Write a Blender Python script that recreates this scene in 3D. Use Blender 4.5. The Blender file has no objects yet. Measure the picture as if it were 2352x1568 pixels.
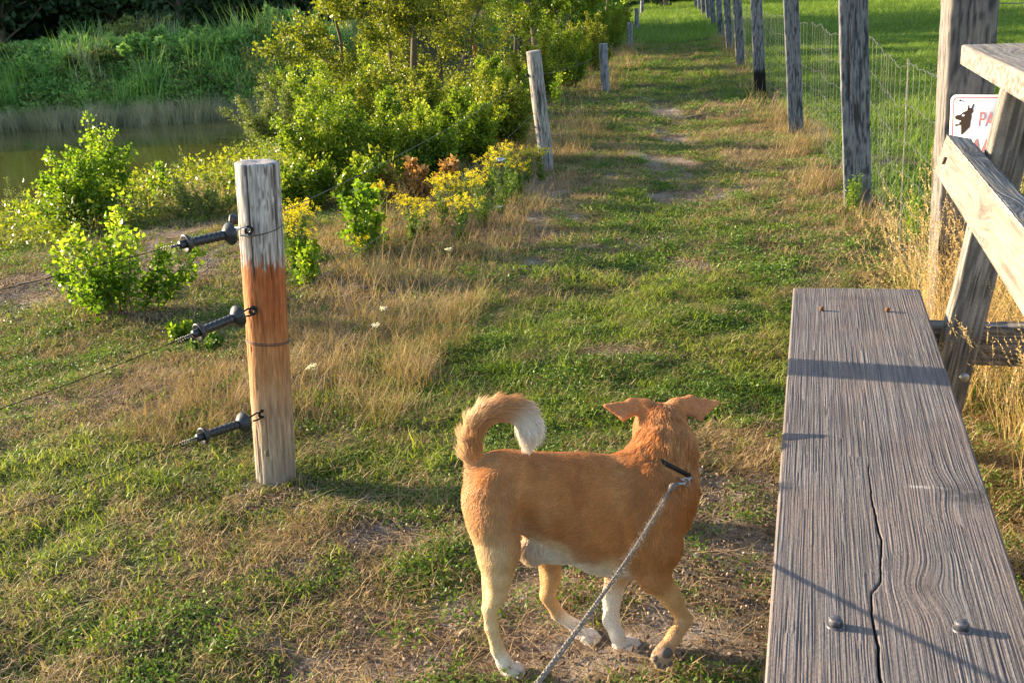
import bpy, math
import numpy as np
from mathutils import Matrix, Vector
PI = math.pi; R = math.radians
sc = bpy.context.scene
# ------------------------------------------------------------------ camera
F = 2500.; PITCH = R(17.6); ROLL = R(3.5); CAM = np.array([0, 0, 1.65])
fw = np.array([0, math.cos(PITCH), -math.sin(PITCH)]); up0 = np.array([0, math.sin(PITCH), math.cos(PITCH)])
rt = math.cos(ROLL)*np.array([1., 0, 0]) - math.sin(ROLL)*up0
uv = math.cos(ROLL)*up0 + math.sin(ROLL)*np.array([1., 0, 0])
cd = bpy.data.cameras.new('camera'); cam = bpy.data.objects.new('camera', cd); sc.collection.objects.link(cam)
cd.sensor_width = 36; cd.lens = F/2352*36; cd.clip_start = .05; cd.clip_end = 3000
cam.matrix_world = Matrix(((rt[0], uv[0], -fw[0], 0), (rt[1], uv[1], -fw[1], 0), (rt[2], uv[2], -fw[2], 1.65), (0, 0, 0, 1)))
sc.camera = cam
# ------------------------------------------------------------------ light
SUN_EL = R(14.); SUN_AZ = math.atan2(.42, -1)        # direction towards the sun in plan
sd = np.array([math.cos(SUN_AZ)*math.cos(SUN_EL), math.sin(SUN_AZ)*math.cos(SUN_EL), math.sin(SUN_EL)])
w = bpy.data.worlds.new("World"); sc.world = w; w.use_nodes = True
nt = w.node_tree; sky = nt.nodes.new('ShaderNodeTexSky'); sky.sky_type = 'NISHITA'; sky.sun_disc = False
sky.sun_elevation = SUN_EL; sky.sun_rotation = PI/2 - SUN_AZ; sky.air_density = 1.0; sky.dust_density = 1.0
nt.links.new(sky.outputs[0], nt.nodes['Background'].inputs[0]); nt.nodes['Background'].inputs[1].default_value = .12
sl = bpy.data.lights.new('sun', 'SUN'); sl.energy = 5.0; sl.angle = R(.55); sl.color = (1, .80, .55)
so = bpy.data.objects.new('sun', sl); sc.collection.objects.link(so)
so.rotation_euler = Vector(tuple(sd)).to_track_quat('Z', 'Y').to_euler(); so.location = (-20, 4, 8)
sc.view_settings.view_transform = 'Standard'; sc.view_settings.look = 'None'; sc.view_settings.gamma = 1
sc.view_settings.exposure = 1.85
sc.cycles.max_bounces = 6; sc.cycles.diffuse_bounces = 3; sc.cycles.transparent_max_bounces = 6
# ------------------------------------------------------------------ helpers
rng = np.random.default_rng(7); ZU = np.array([0, 0, 1.])
def lerp(a, b, t): return np.asarray(a)*(1-t[..., None])+np.asarray(b)*t[..., None]
def sm(a, b, x):
    t = np.clip((np.asarray(x, float)-a)/(b-a), 0, 1); return t*t*(3-2*t)
def h3(i, j, k, s=0):
    n = (i.astype(np.int64)*374761393 + j.astype(np.int64)*668265263 + k.astype(np.int64)*2147483647 + s*1274126177) & 0xffffffff
    n = ((n ^ (n >> 13))*1274126177) & 0xffffffff
    n = ((n ^ (n >> 16))*2246822519) & 0xffffffff
    return ((n ^ (n >> 15)) & 0xffffff)/16777215.
def vn(x, y, z=None, s=0):
    x = np.asarray(x, float); y = np.asarray(y, float); z = np.zeros_like(x) if z is None else np.asarray(z, float)
    x, y, z = np.broadcast_arrays(x, y, z)
    i = np.floor(x); j = np.floor(y); k = np.floor(z); u = x-i; v = y-j; w_ = z-k
    u = u*u*(3-2*u); v = v*v*(3-2*v); w_ = w_*w_*(3-2*w_); r = 0
    for a in (0, 1):
        for b in (0, 1):
            for c in (0, 1):
                r = r + h3(i+a, j+b, k+c, s)*(u if a else 1-u)*(v if b else 1-v)*(w_ if c else 1-w_)
    return r
def fbm(x, y, z=None, o=4, s=0):
    r = 0; a = .5; t = 0
    for q in range(o):
        m = 2.03**q; r = r + a*vn(np.asarray(x)*m, np.asarray(y)*m, None if z is None else np.asarray(z)*m, s+q*17); t += a; a *= .5
    return r/t
def ray(X, Y): return F*fw + (X-1176)*rt - (Y-784)*uv
def onz(X, Y, z=0.):
    d = ray(X, Y); return CAM + d*((z-CAM[2])/d[2])
def ony(X, Y, y):
    d = ray(X, Y); return CAM + d*(y/d[1])
def proj(P):
    v = np.asarray(P)-CAM; w_ = v@fw; return 1176+F*(v@rt)/w_, 784-F*(v@uv)/w_, F/w_
LY = np.array([-60, -5, 3.65, 10.56, 18.54, 33.1, 46, 77, 400]); LX = np.array([-13, -2.6, -.9, .43, 1.8, 3.95, 5.9, 10.2, 58])
def Lx(y): return np.interp(y, LY, LX)
RY = np.array([-60, 0, 4.6, 7.9, 12, 16.9, 23, 28, 35, 43, 77, 400]); RX = np.array([-9, 1.1, 1.95, 2.6, 3.25, 4.03, 5.06, 5.87, 7.06, 8.46, 14.5, 72])
def Rx(y): return np.interp(y, RY, RX)
WZ = -.8
def H(x, y):
    x = np.asarray(x, float); y = np.asarray(y, float); s = Lx(y)-x
    wob = .9*(vn(x*.25, y*.25, s=3)-.5)
    bank = sm(26.6, 31, y+wob)*sm(5, 8, s)
    amp = .45 + .55*sm(8, 14.5, y+wob*.6)
    z = -1.12*sm(.5, 9.6, s+wob)*amp*(1-bank) + .55*bank
    z = z + .05*(vn(x*.7, y*.7, s=5)-.5) + .035*(vn(x*2.3, y*2.3, s=6)-.5)
    fl = sm(.35, .75, np.hypot((x-.12)*.8, y-2.42)); z = z + (.045*(fbm(x*4.3, y*4.3, o=2, s=8)-.5)+.02*(vn(x*11, y*11, s=9)-.5))*sm(30, 10, y)*fl
    z = z - .035*sm(.55, .15, np.abs(x-(Lx(y)+Rx(y))/2))*sm(5, 7, y)   # worn middle of the path
    return z - .0*x
def gp(X, Y):
    d = ray(X, Y); d = d/np.linalg.norm(d); t = np.arange(1.5, 120, .02); P = CAM+t[:, None]*d
    b = np.nonzero(P[:, 2] < np.maximum(H(P[:, 0], P[:, 1]), -5))[0]
    p = P[b[0]] if len(b) else P[-1]; return p

def link(o, parent=None):
    sc.collection.objects.link(o)
    if parent is not None: o.parent = parent
    return o
def tag(o, label=None, cat=None, group=None, kind=None):
    for k, v in (('label', label), ('category', cat), ('group', group), ('kind', kind)):
        if v: o[k] = v
    return o
def thing(name, label, cat, loc=(0, 0, 0), group=None):
    o = bpy.data.objects.new(name, None); o.location = tuple(loc); o.empty_display_size = .1
    link(o); return tag(o, label, cat, group)
class Acc:
    def __init__(s): s.V = []; s.F = []; s.T = []; s.n = 0
    def add(s, V, Fc, t=.5):
        V = np.asarray(V, float).reshape(-1, 3); s.V.append(V)
        for f in (Fc if isinstance(Fc, (list, tuple)) else [Fc]):
            s.F.append(np.asarray(f, int)+s.n)
        t = np.asarray(t, float)
        if t.ndim == 0: t = np.full(len(V), float(t))
        s.T.append(t); s.n += len(V); return s
    def mesh(s, name, m, smooth=False, col=None):
        V = np.concatenate(s.V); me = bpy.data.meshes.new(name)
        me.vertices.add(len(V)); me.vertices.foreach_set('co', V.astype(np.float32).ravel())
        L = np.concatenate([f.ravel() for f in s.F]); sz = np.concatenate([np.full(len(f), f.shape[1]) for f in s.F])
        me.loops.add(len(L)); me.loops.foreach_set('vertex_index', L.astype(np.int32))
        me.polygons.add(len(sz)); st = np.concatenate([[0], np.cumsum(sz)[:-1]])
        me.polygons.foreach_set('loop_start', st.astype(np.int32)); me.polygons.foreach_set('loop_total', sz.astype(np.int32))
        a = me.attributes.new('tint', 'FLOAT', 'POINT'); a.data.foreach_set('value', np.concatenate(s.T).astype(np.float32))
        if col is not None:
            a = me.attributes.new('col', 'FLOAT_COLOR', 'POINT'); c = np.ones((len(V), 4), np.float32); c[:, :3] = col; a.data.foreach_set('color', c.ravel())
        me.update(calc_edges=True); me.validate()
        if smooth: me.polygons.foreach_set('use_smooth', np.ones(len(sz), bool))
        if m is not None: me.materials.append(m)
        return me
    def build(s, name, m, parent=None, smooth=False, col=None):
        me = s.mesh(name, m, smooth, col); o = bpy.data.objects.new(name, me); link(o, parent)
        if parent is not None:                       # vertices are world coordinates: undo the parent's offset
            o.matrix_parent_inverse = Matrix.Translation(-Vector(parent.location))
        return o
def frame(d):
    d = d/np.maximum(np.linalg.norm(d, axis=-1, keepdims=True), 1e-9)
    a = np.where(np.abs(d[..., 2:3]) < .9, np.array([0, 0, 1.]), np.array([1., 0, 0]))
    u = np.cross(a, d); u /= np.linalg.norm(u, axis=-1, keepdims=True); return u, np.cross(d, u), d
def tube(acc, P, r, n=8, cap=True, t=.5):
    P = np.asarray(P, float); r = np.broadcast_to(np.asarray(r, float), (len(P),)); d = np.gradient(P, axis=0)
    u, v, _ = frame(d)
    for i in range(1, len(P)):                       # keep the frame from flipping
        u[i] = u[i-1]-d[i]*(u[i-1]@d[i])/(d[i]@d[i]+1e-12); u[i] /= np.linalg.norm(u[i])+1e-12; v[i] = np.cross(d[i]/np.linalg.norm(d[i]), u[i])
    a = np.linspace(0, 2*PI, n, endpoint=False)
    V = P[:, None]+r[:, None, None]*(np.cos(a)[None, :, None]*u[:, None]+np.sin(a)[None, :, None]*v[:, None])
    i = np.arange(len(P)-1)[:, None]*n; j = np.arange(n)[None]
    Q = np.stack([i+j, i+(j+1) % n, i+n+(j+1) % n, i+n+j], -1).reshape(-1, 4); V = V.reshape(-1, 3); Fs = [Q]
    if cap: Fs += [np.arange(n)[None, ::-1], (np.arange(n)+(len(P)-1)*n)[None]]
    acc.add(V, Fs, t)
def box(acc, c, ax, ay, az, hx, hy, hz, bev=.004, t=.5):
    c = np.asarray(c, float); ax, ay, az = [np.asarray(q, float) for q in (ax, ay, az)]
    V = []
    for sz_, ins in ((-hz, bev), (-hz+bev, 0), (hz-bev, 0), (hz, bev)):
        x = hx-ins; y = hy-ins
        pts = [(-x+bev, -y), (x-bev, -y), (x, -y+bev), (x, y-bev), (x-bev, y), (-x+bev, y), (-x, y-bev), (-x, -y+bev)]
        V += [c+ax*p+ay*q+az*sz_ for p, q in pts]
    Q = [[l*8+k, l*8+(k+1) % 8, l*8+8+(k+1) % 8, l*8+8+k] for l in range(3) for k in range(8)]
    acc.add(V, [np.array(Q), np.arange(8)[None, ::-1], np.arange(24, 32)[None]], t)
def ell(acc, c, r, ax=None, n=10, t=.5):
    M = np.eye(3) if ax is None else np.array(ax); th = np.linspace(0, PI, n//2+2); ph = np.linspace(0, 2*PI, n, endpoint=False)
    V = np.array([[math.sin(a)*math.cos(b)*r[0], math.sin(a)*math.sin(b)*r[1], math.cos(a)*r[2]] for a in th for b in ph])@M+np.asarray(c)
    Q = [[i*n+j, i*n+n+j, i*n+n+(j+1) % n, i*n+(j+1) % n] for i in range(len(th)-1) for j in range(n)]
    acc.add(V, np.array(Q), t)
def lathe(acc, c, ax, prof, n=24, t=.5):
    """prof: (distance along axis, radius)"""
    ax = np.asarray(ax, float)/np.linalg.norm(ax); u, v, _ = frame(ax[None]); u = u[0]; v = v[0]; a = np.linspace(0, 2*PI, n, endpoint=False)
    V = np.array([np.asarray(c)+ax*s+r*(math.cos(q)*u+math.sin(q)*v) for s, r in prof for q in a])
    Q = [[i*n+j, i*n+(j+1) % n, i*n+n+(j+1) % n, i*n+n+j] for i in range(len(prof)-1) for j in range(n)]
    acc.add(V, [np.array(Q), np.arange(n)[None, ::-1], (np.arange(n)+(len(prof)-1)*n)[None]], t)
# ------------------------------------------------------------------ materials
class NT:
    def __init__(s, name):
        s.m = bpy.data.materials.new(name); s.m.use_nodes = True; s.t = s.m.node_tree; s.N = s.t.nodes; s.b = s.N['Principled BSDF']; s.out = s.N['Material Output']
    def n(s, ty, **k):
        q = s.N.new('ShaderNode'+ty)
        for a, v in k.items(): setattr(q, a, v)
        return q
    def l(s, a, b): s.t.links.new(a, b)
    def noise(s, scale, detail=4, vec=None, rough=.55):
        q = s.n('TexNoise'); q.inputs['Scale'].default_value = scale; q.inputs['Detail'].default_value = detail; q.inputs['Roughness'].default_value = rough
        if vec is not None: s.l(vec, q.inputs['Vector'])
        return q.outputs['Fac']
    def pos(s, mul=(1, 1, 1), obj=False):
        g = s.n('TexCoord').outputs['Object'] if obj else s.n('NewGeometry').outputs['Position']
        q = s.n('VectorMath', operation='MULTIPLY'); s.l(g, q.inputs[0]); q.inputs[1].default_value = mul; return q.outputs[0]
    def attr(s, name): return s.n('Attribute', attribute_name=name)
    def ramp(s, fac, st):
        q = s.n('ValToRGB'); e = q.color_ramp.elements
        while len(e) < len(st): e.new(.5)
        for k, (p, c) in enumerate(st): e[k].position = p; e[k].color = (*c, 1) if len(c) == 3 else c
        s.l(fac, q.inputs[0]); return q.outputs[0]
    def mix(s, fac, a, b, mode='MIX'):
        q = s.n('MixRGB', blend_type=mode)
        for k, v in ((0, fac), (1, a), (2, b)):
            if isinstance(v, (int, float)): q.inputs[k].default_value = v
            elif isinstance(v, tuple): q.inputs[k].default_value = (*v, 1)
            else: s.l(v, q.inputs[k])
        return q.outputs[0]
    def math(s, op, a, b=0.):
        q = s.n('Math', operation=op)
        for k, v in ((0, a), (1, b)):
            if isinstance(v, (int, float)): q.inputs[k].default_value = v
            else: s.l(v, q.inputs[k])
        return q.outputs[0]
    def mr(s, v, a, b, c=0., d=1.):
        q = s.n('MapRange'); s.l(v, q.inputs[0])
        for k, x in enumerate((a, b, c, d)): q.inputs[k+1].default_value = x
        return q.outputs[0]
    def bump(s, h, strength=.5, dist=.01):
        q = s.n('Bump'); q.inputs['Strength'].default_value = strength; q.inputs['Distance'].default_value = dist
        s.l(h, q.inputs['Height']); s.l(q.outputs[0], s.b.inputs['Normal']); return q
    def col(s, c, rough=.8, spec=.3, metal=0.):
        if isinstance(c, tuple): s.b.inputs['Base Color'].default_value = (*c, 1)
        else: s.l(c, s.b.inputs['Base Color'])
        s.b.inputs['Roughness'].default_value = rough; s.b.inputs['Specular IOR Level'].default_value = spec; s.b.inputs['Metallic'].default_value = metal
        return s
def leafmat(name, dark, mid, light, trans=.35, scale=1.2, rough=.55):
    t = NT(name); f = t.attr('tint').outputs['Fac']; nz = t.noise(scale, 3, t.pos())
    f2 = t.math('ADD', t.math('MULTIPLY', f, .75), t.mr(nz, .3, .7, -.12, .37))
    c = t.ramp(f2, [(0, dark), (.5, mid), (1, light)]); t.col(c, rough, .25)
    tr = t.n('BsdfTranslucent'); tc = t.mix(1., c, (1.25, 1.25, .55), 'MULTIPLY'); t.l(tc, tr.inputs[0])
    mx = t.n('MixShader'); mx.inputs[0].default_value = trans; t.l(t.b.outputs[0], mx.inputs[1]); t.l(tr.outputs[0], mx.inputs[2]); t.l(mx.outputs[0], t.out.inputs[0])
    return t.m
def barkmat(name, a, b, scale=30, mul=(1, 1, .15)):
    t = NT(name); nz = t.noise(scale, 5, t.pos(mul)); t.col(t.ramp(nz, [(.3, a), (.7, b)]), .9, .15); t.bump(nz, .6, .006); return t.m
def plain(name, c, rough=.6, spec=.4, metal=0., bs=60, ba=.25):
    t = NT(name); nz = t.noise(bs, 4, t.pos()); t.col(t.mix(t.mr(nz, .3, .7, 0, 1), tuple(x*(1-ba) for x in c), tuple(min(1, x*(1+ba)) for x in c)), rough, spec, metal)
    t.bump(nz, .25, .002); return t.m
def vcolmat(name, rough=.85, spec=.2, bump=.4, scale=90, mul=(1, 1, .12), var=.35):
    """wear and colour come from the mesh's own 'col' attribute; fine fibre from stretched noise"""
    t = NT(name); nz = t.noise(scale, 5, t.pos(mul), .65); c = t.mix(1., t.attr('col').outputs['Color'], t.ramp(nz, [(.25, (1-var,)*3), (.75, (1+var*.6,)*3)]), 'MULTIPLY')
    t.col(c, rough, spec); t.bump(nz, bump, .003); return t.m
M = {}
M['grass'] = leafmat('green_grass_blades', (.035, .075, .010), (.17, .235, .028), (.38, .40, .07), .42, .9)
M['grass2'] = leafmat('pale_field_grass', (.07, .14, .02), (.16, .26, .04), (.32, .40, .09), .4, .25)
M['dry'] = leafmat('dry_grass_blades', (.15, .10, .05), (.34, .235, .12), (.55, .42, .24), .25, 1.1, .7)
M['straw'] = leafmat('pale_straw', (.30, .19, .08), (.50, .35, .16), (.68, .52, .28), .25, 2, .5)
M['weed'] = leafmat('low_weed_leaves', (.03, .07, .010), (.085, .165, .022), (.22, .31, .045), .3, 1.4)
M['birch'] = leafmat('birch_leaves', (.05, .12, .010), (.16, .27, .020), (.38, .44, .05), .5, 1.5, .35)
M['alder'] = leafmat('bright_shrub_leaves', (.045, .09, .010), (.15, .235, .018), (.38, .42, .04), .45, 1.5, .35)
M['willow'] = leafmat('willow_leaves', (.05, .085, .025), (.13, .18, .05), (.28, .31, .10), .35, 1.2, .5)
M['treeleaf'] = leafmat('olive_tree_leaves', (.06, .09, .010), (.20, .235, .022), (.44, .43, .05), .45, .6, .45)
M['bank'] = leafmat('bank_shrub_leaves', (.07, .18, .05), (.24, .43, .12), (.48, .62, .24), .4, .35)
M['dark'] = leafmat('dark_forest_leaves', (.014, .036, .013), (.034, .075, .024), (.075, .13, .035), .2, .3)
M['oak'] = leafmat('rusty_oak_leaves', (.16, .10, .03), (.34, .17, .06), (.50, .30, .12), .35, 3, .5)
M['reed'] = leafmat('grey_reed_stalks', (.16, .17, .10), (.32, .32, .21), (.48, .45, .32), .2, .7, .7)
M['cattail'] = leafmat('green_reed_leaves', (.06, .15, .035), (.15, .32, .08), (.28, .46, .13), .35, .7)
M['yellow'] = leafmat('yellow_ragwort_petals', (.50, .38, .005), (.72, .58, .01), (.85, .75, .03), .3, 8, .6)
M['white'] = leafmat('white_petals', (.6, .58, .55), (.75, .72, .7), (.85, .82, .8), .3, 8, .6)
M['twig'] = barkmat('twig_bark', (.07, .05, .03), (.17, .13, .08))
M['trunk'] = barkmat('grey_tree_bark', (.06, .05, .035), (.19, .155, .11), 18)
M['redtrunk'] = barkmat('reddish_dead_bark', (.12, .045, .02), (.30, .14, .07), 18)
M['plantstem'] = barkmat('green_plant_stem', (.10, .14, .03), (.22, .24, .07))
M['wire'] = plain('galvanised_wire', (.13, .13, .13), .5, .5, .6, 30, .3)
M['darkwire'] = plain('dark_fence_wire', (.10, .09, .08), .5, .4, .5, 30, .3)
M['rubber'] = plain('charcoal_plastic', (.022, .026, .030), .42, .5, 0, 80, .3)
M['black'] = plain('black_webbing', (.012, .012, .013), .6, .3, 0, 200, .4)
M['steel'] = plain('dull_steel', (.40, .42, .45), .35, .5, .8, 60, .2)
M['bolt'] = plain('blued_rusty_bolt', (.10, .10, .115), .5, .5, .5, 150, .6)
M['rust'] = plain('rusty_bolt', (.16, .075, .04), .8, .3, .2, 200, .5)
M['orange'] = plain('orange_insert', (.75, .16, .03), .5, .4)
M['stone'] = plain('pale_stone', (.5, .47, .43), .9, .2, 0, 90, .3)
M['woodc'] = vcolmat('weathered_post_wood')
M['boardc'] = vcolmat('weathered_board_wood', bump=.5, scale=140, mul=(1, 1, 1), var=.28)
M['postr'] = None
# ------------------------------------------------------------------ masks over the ground, in world coordinates
def ellw(X, Y, rx, ry, pw=1.):
    """a patch centred on a point of the ground, radii in metres"""
    p = onz(X, Y, 0); return (p[0], p[1], rx, ry, pw)
LUSH = [ellw(1200, 780, .95, 1.0, 1.), ellw(1130, 930, .9, .5, 1.), ellw(1420, 900, 1.2, .45, .9), ellw(1500, 620, .8, 1.2, .8), ellw(1530, 180, 1.3, 5, .8),
        ellw(950, 1080, .75, .22, .8), ellw(1480, 480, .35, 1.3, .7), ellw(120, 1080, .5, .3, .9), ellw(100, 1260, .5, .3, .5), ellw(1700, 760, .6, .6, .5), ellw(1540, 60, 3, 30, .9), ellw(250, 1060, 1.2, .5, .4), ellw(200, 1400, .8, .4, .3)]
DRY = [ellw(950, 680, .8, 1.0, 1.), ellw(1000, 560, .9, 1.5, 1.), ellw(1300, 420, .5, 2.2, .8), ellw(1790, 400, .55, 2.8, .9), ellw(1700, 270, .5, 3.5, .8), ellw(520, 850, 1.3, .8, .8), ellw(600, 1300, 1., .5, .6),
       ellw(1750, 1050, .5, .35, .9), ellw(800, 900, .5, .6, .9), ellw(330, 1300, .5, .4, .5), ellw(1900, 560, .5, 1.2, .7), ellw(260, 900, 1.5, .8, .5), ellw(2260, 1200, .6, 1.4, 1.), ellw(1560, 330, .6, 1.2, .4)]
BARE = [ellw(1680, 1330, .34, .40, 1.1), ellw(1640, 1180, .28, .3, .9), ellw(1450, 1530, .55, .16, 1.1), ellw(900, 1230, .28, .14, .9), ellw(820, 1440, .50, .16, .85), ellw(980, 1530, .5, .14, .7), ellw(1250, 1420, .45, .3, .6), ellw(1560, 440, .4, .5, 1.1), ellw(1540, 370, .35, .8, 1.0),
        ellw(1560, 570, .35, .6, .85), ellw(1545, 310, .3, 1.0, .8), ellw(1260, 425, .25, .8, .9), ellw(80, 640, 1.3, .7, 1.1), ellw(330, 560, 1.2, 1.2, .5), ellw(1420, 820, .22, .1, 1.), ellw(1530, 250, .3, 1.5, .7), ellw(1210, 560, .4, .5, .6), ellw(700, 1340, .5, .12, .5), ellw(60, 900, .6, .3, .4), ellw(640, 1160, .4, .1, .4)]
def msk(x, y, L, s):
    r = np.zeros_like(np.asarray(x, float))
    for cx, cy, rx, ry, pw in L:
        d = np.sqrt(((x-cx)/rx)**2+((y-cy)/ry)**2); r = np.maximum(r, pw*sm(1.5, .35, d))
    n = fbm(x*2.2, y*2.2, o=4, s=s)-.5; n2 = fbm(x*9, y*9, o=3, s=s+50)-.5
    return np.clip(r+n*1.1*(r > .01)+n*.55+n2*.7, 0, 1)
def masks(x, y):
    lu = msk(x, y, LUSH, 11); dr = np.clip(msk(x, y, DRY, 23)-.10, 0, 1); ba = msk(x, y, BARE, 37); ba = np.clip(sm(.38, .72, ba) + .75*sm(.60, .70, fbm(x*1.9+5, y*1.9, o=4, s=55))*sm(14, 8, y)*(1-.7*lu), 0, 1)
    return lu, dr, ba
# ------------------------------------------------------------------ ground
def graded(a, b, s0, g, c=0.):
    """coordinates from a to b, step s0 near c growing by g"""
    r = [c]; st = s0
    while r[-1] < b: r.append(r[-1]+st); st *= g
    l = [c]; st = s0
    while l[-1] > a: l.append(l[-1]-st); st *= g
    return np.array(l[:0:-1]+r)
gx = graded(-400, 400, .022, 1.018, .2); gy = np.concatenate([graded(-60, 2.0, .5, 1.3, 1.9)[:-1], graded(2.0, 700, .024, 1.012, 2.0)]); gy = np.unique(np.round(gy, 4))
GX, GY = np.meshgrid(gx, gy); GZ = H(GX, GY); GZ = GZ*sm(260, 120, np.hypot(GX, GY))
near = sm(9, 5, GY)*sm(4, 2.5, np.abs(GX))
lu, dr, ba = masks(GX, GY); GZ = GZ + near*(.022*(fbm(GX*13, GY*13, o=3, s=71)-.5)) - ba*.008
acc = Acc(); ny, nx = GX.shape; i = np.arange(ny-1)[:, None]*nx; j = np.arange(nx-1)[None]
acc.add(np.stack([GX, GY, GZ], -1), np.stack([i+j, i+j+1, i+nx+j+1, i+nx+j], -1).reshape(-1, 4))
t = NT('ground_soil_and_turf'); at = t.attr('col'); sp = t.n('SeparateColor'); t.l(at.outputs['Color'], sp.inputs[0]); P = t.pos()
n1 = t.noise(3.5, 6, P); n2 = t.noise(28, 6, P, .7); n3 = t.noise(120, 4, P, .7)
soil = t.ramp(n2, [(.3, (.10, .07, .05)), (.52, (.28, .21, .16)), (.75, (.50, .42, .34))])
soil = t.mix(t.mr(n3, .35, .65, 0, .75), soil, (.09, .055, .035), 'MIX')
soil = t.mix(t.mr(n1, .45, .6, 0, .55), soil, (.36, .32, .29))
turf = t.ramp(n2, [(.3, (.03, .032, .012)), (.5, (.08, .065, .03)), (.7, (.16, .12, .06))])
turf = t.mix(t.mr(sp.outputs[0], .3, .8, 0, .75), turf, t.ramp(n3, [(.3, (.018, .035, .008)), (.7, (.06, .095, .02))]))
turf = t.mix(t.mr(sp.outputs[1], .35, .8, 0, .8), turf, t.ramp(n3, [(.3, (.11, .07, .035)), (.7, (.28, .19, .10))]))
g = t.mix(sp.outputs[2], turf, soil); t.col(g, .95, .1)
hh = t.math('ADD', t.math('MULTIPLY', n2, .6), t.math('MULTIPLY', n3, .5)); t.bump(hh, .9, .018)
gr = acc.build('ground', t.m, None, True, np.stack([lu.ravel(), dr.ravel(), ba.ravel()], -1)); tag(gr, kind='structure')
# ------------------------------------------------------------------ pond
t = NT('pond_water'); nz = t.noise(2.2, 3, t.pos((1, .45, 1))); t.col((.075, .07, .018), .05, .5); t.b.inputs['IOR'].default_value = 1.33; t.bump(nz, .10, .05)
acc = Acc(); xs = np.linspace(-60, 0, 13); ys = np.linspace(10, 34, 9); X_, Y_ = np.meshgrid(xs, ys); i = np.arange(8)[:, None]*13; j = np.arange(12)[None]
acc.add(np.stack([X_, Y_, X_*0+WZ], -1), np.stack([i+j, i+j+1, i+14+j, i+13+j], -1).reshape(-1, 4)); pond = acc.build('pond_water', t.m); tag(pond, kind='structure')
# ------------------------------------------------------------------ leaves and plants
def leaves(acc, P, D, L, W, tint, r=rng, flat=.35):
    n = len(P); D = D/np.linalg.norm(D, axis=1, keepdims=True); rv = r.normal(size=(n, 3)); rv[:, 2] *= flat
    S = np.cross(D, rv); S /= np.linalg.norm(S, axis=1, keepdims=True)+1e-9; N = np.cross(S, D)
    L = np.broadcast_to(L, (n,))[:, None]; W = np.broadcast_to(W, (n,))[:, None]
    V = np.stack([P, P+D*L*.45+S*W*.5+N*W*.12, P+D*L-N*L*.12, P+D*L*.45-S*W*.5+N*W*.12], 1).reshape(-1, 3)
    Q = np.arange(4*n).reshape(n, 4); acc.add(V, Q, np.repeat(np.broadcast_to(tint, (n,)), 4))
def shrub(name, label, cat, base, h, spread, nst=9, tw=16, lf=14, L=.05, W=.03, mat='birch', bark='twig', group=None, lean=(0, 0), seed=0, up=.5, tlen=.26, part='foliage', stemr=.006, core=0., low=.15):
    lf = int(lf*1.25); up = up+.25
    r = np.random.default_rng(seed+101); base = np.asarray(base, float); base = np.array([base[0], base[1], float(H(base[0], base[1]))])
    o = thing(name, label, cat, base, group); st = Acc(); fo = Acc()
    for k in range(nst):
        a = r.uniform(0, 2*PI); rad = spread*math.sqrt(r.uniform(0, 1)); hh = h*(r.uniform(.40, .92) if k % 3 else r.uniform(.85, 1.08))*(1-.3*(rad/spread)**2)
        tt = np.linspace(0, 1, 7)[:, None]; b0 = base+np.array([math.cos(a), math.sin(a), 0])*rad*.5
        out = np.array([math.cos(a)*rad*.75+lean[0]*h, math.sin(a)*rad*.75+lean[1]*h, 0])
        P = b0+out*tt**1.4+np.array([0, 0, 1])*hh*tt-np.array([0, 0, .04])*(1-tt); P[1:] += r.normal(size=(6, 3))*.018*h
        tube(st, P, np.linspace(stemr, stemr*.25, 7)*(.6+h*.5), 5, False)
        u = r.uniform(low, 1, tw); idx = np.minimum((u*6).astype(int), 5); fr = (u*6-idx)[:, None]; S = P[idx]*(1-fr)+P[idx+1]*fr
        d = r.normal(size=(tw, 3)); d[:, 2] = np.abs(d[:, 2])*.6+up; d /= np.linalg.norm(d, axis=1, keepdims=True); ln = tlen*h*(1.15-u)*r.uniform(.5, 1.1, tw)
        for q in range(0, tw, 2): tube(st, np.array([S[q], S[q]+d[q]*ln[q]*.95]), np.array([.0022, .001])*(.6+h*.5), 3, False)
        m = tw*lf; q = np.repeat(np.arange(tw), lf); v = r.uniform(.1, 1.05, m)[:, None]; LP = S[q]+d[q]*ln[q][:, None]*v+r.normal(size=(m, 3))*.03*h**.5
        LD = d[q]*.5+r.normal(size=(m, 3))*.75; sz = r.uniform(.6, 1.15, m)
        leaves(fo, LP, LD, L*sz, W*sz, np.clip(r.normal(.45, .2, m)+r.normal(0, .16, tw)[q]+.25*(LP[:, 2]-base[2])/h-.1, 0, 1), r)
        m = lf*3; u = r.uniform(low, 1.03, m); idx = np.minimum((u*6).astype(int), 5); fr = (u*6-idx)[:, None]; LP = P[idx]*(1-fr)+P[idx+1]*fr
        leaves(fo, LP, np.array([0, 0, .5])+r.normal(size=(m, 3))*.7, L*r.uniform(.6, 1.1, m), W*.9, np.clip(r.normal(.6, .2, m), 0, 1), r)
    st.build('stem', M[bark], o); fo.build(part, M[mat], o); return o
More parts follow.
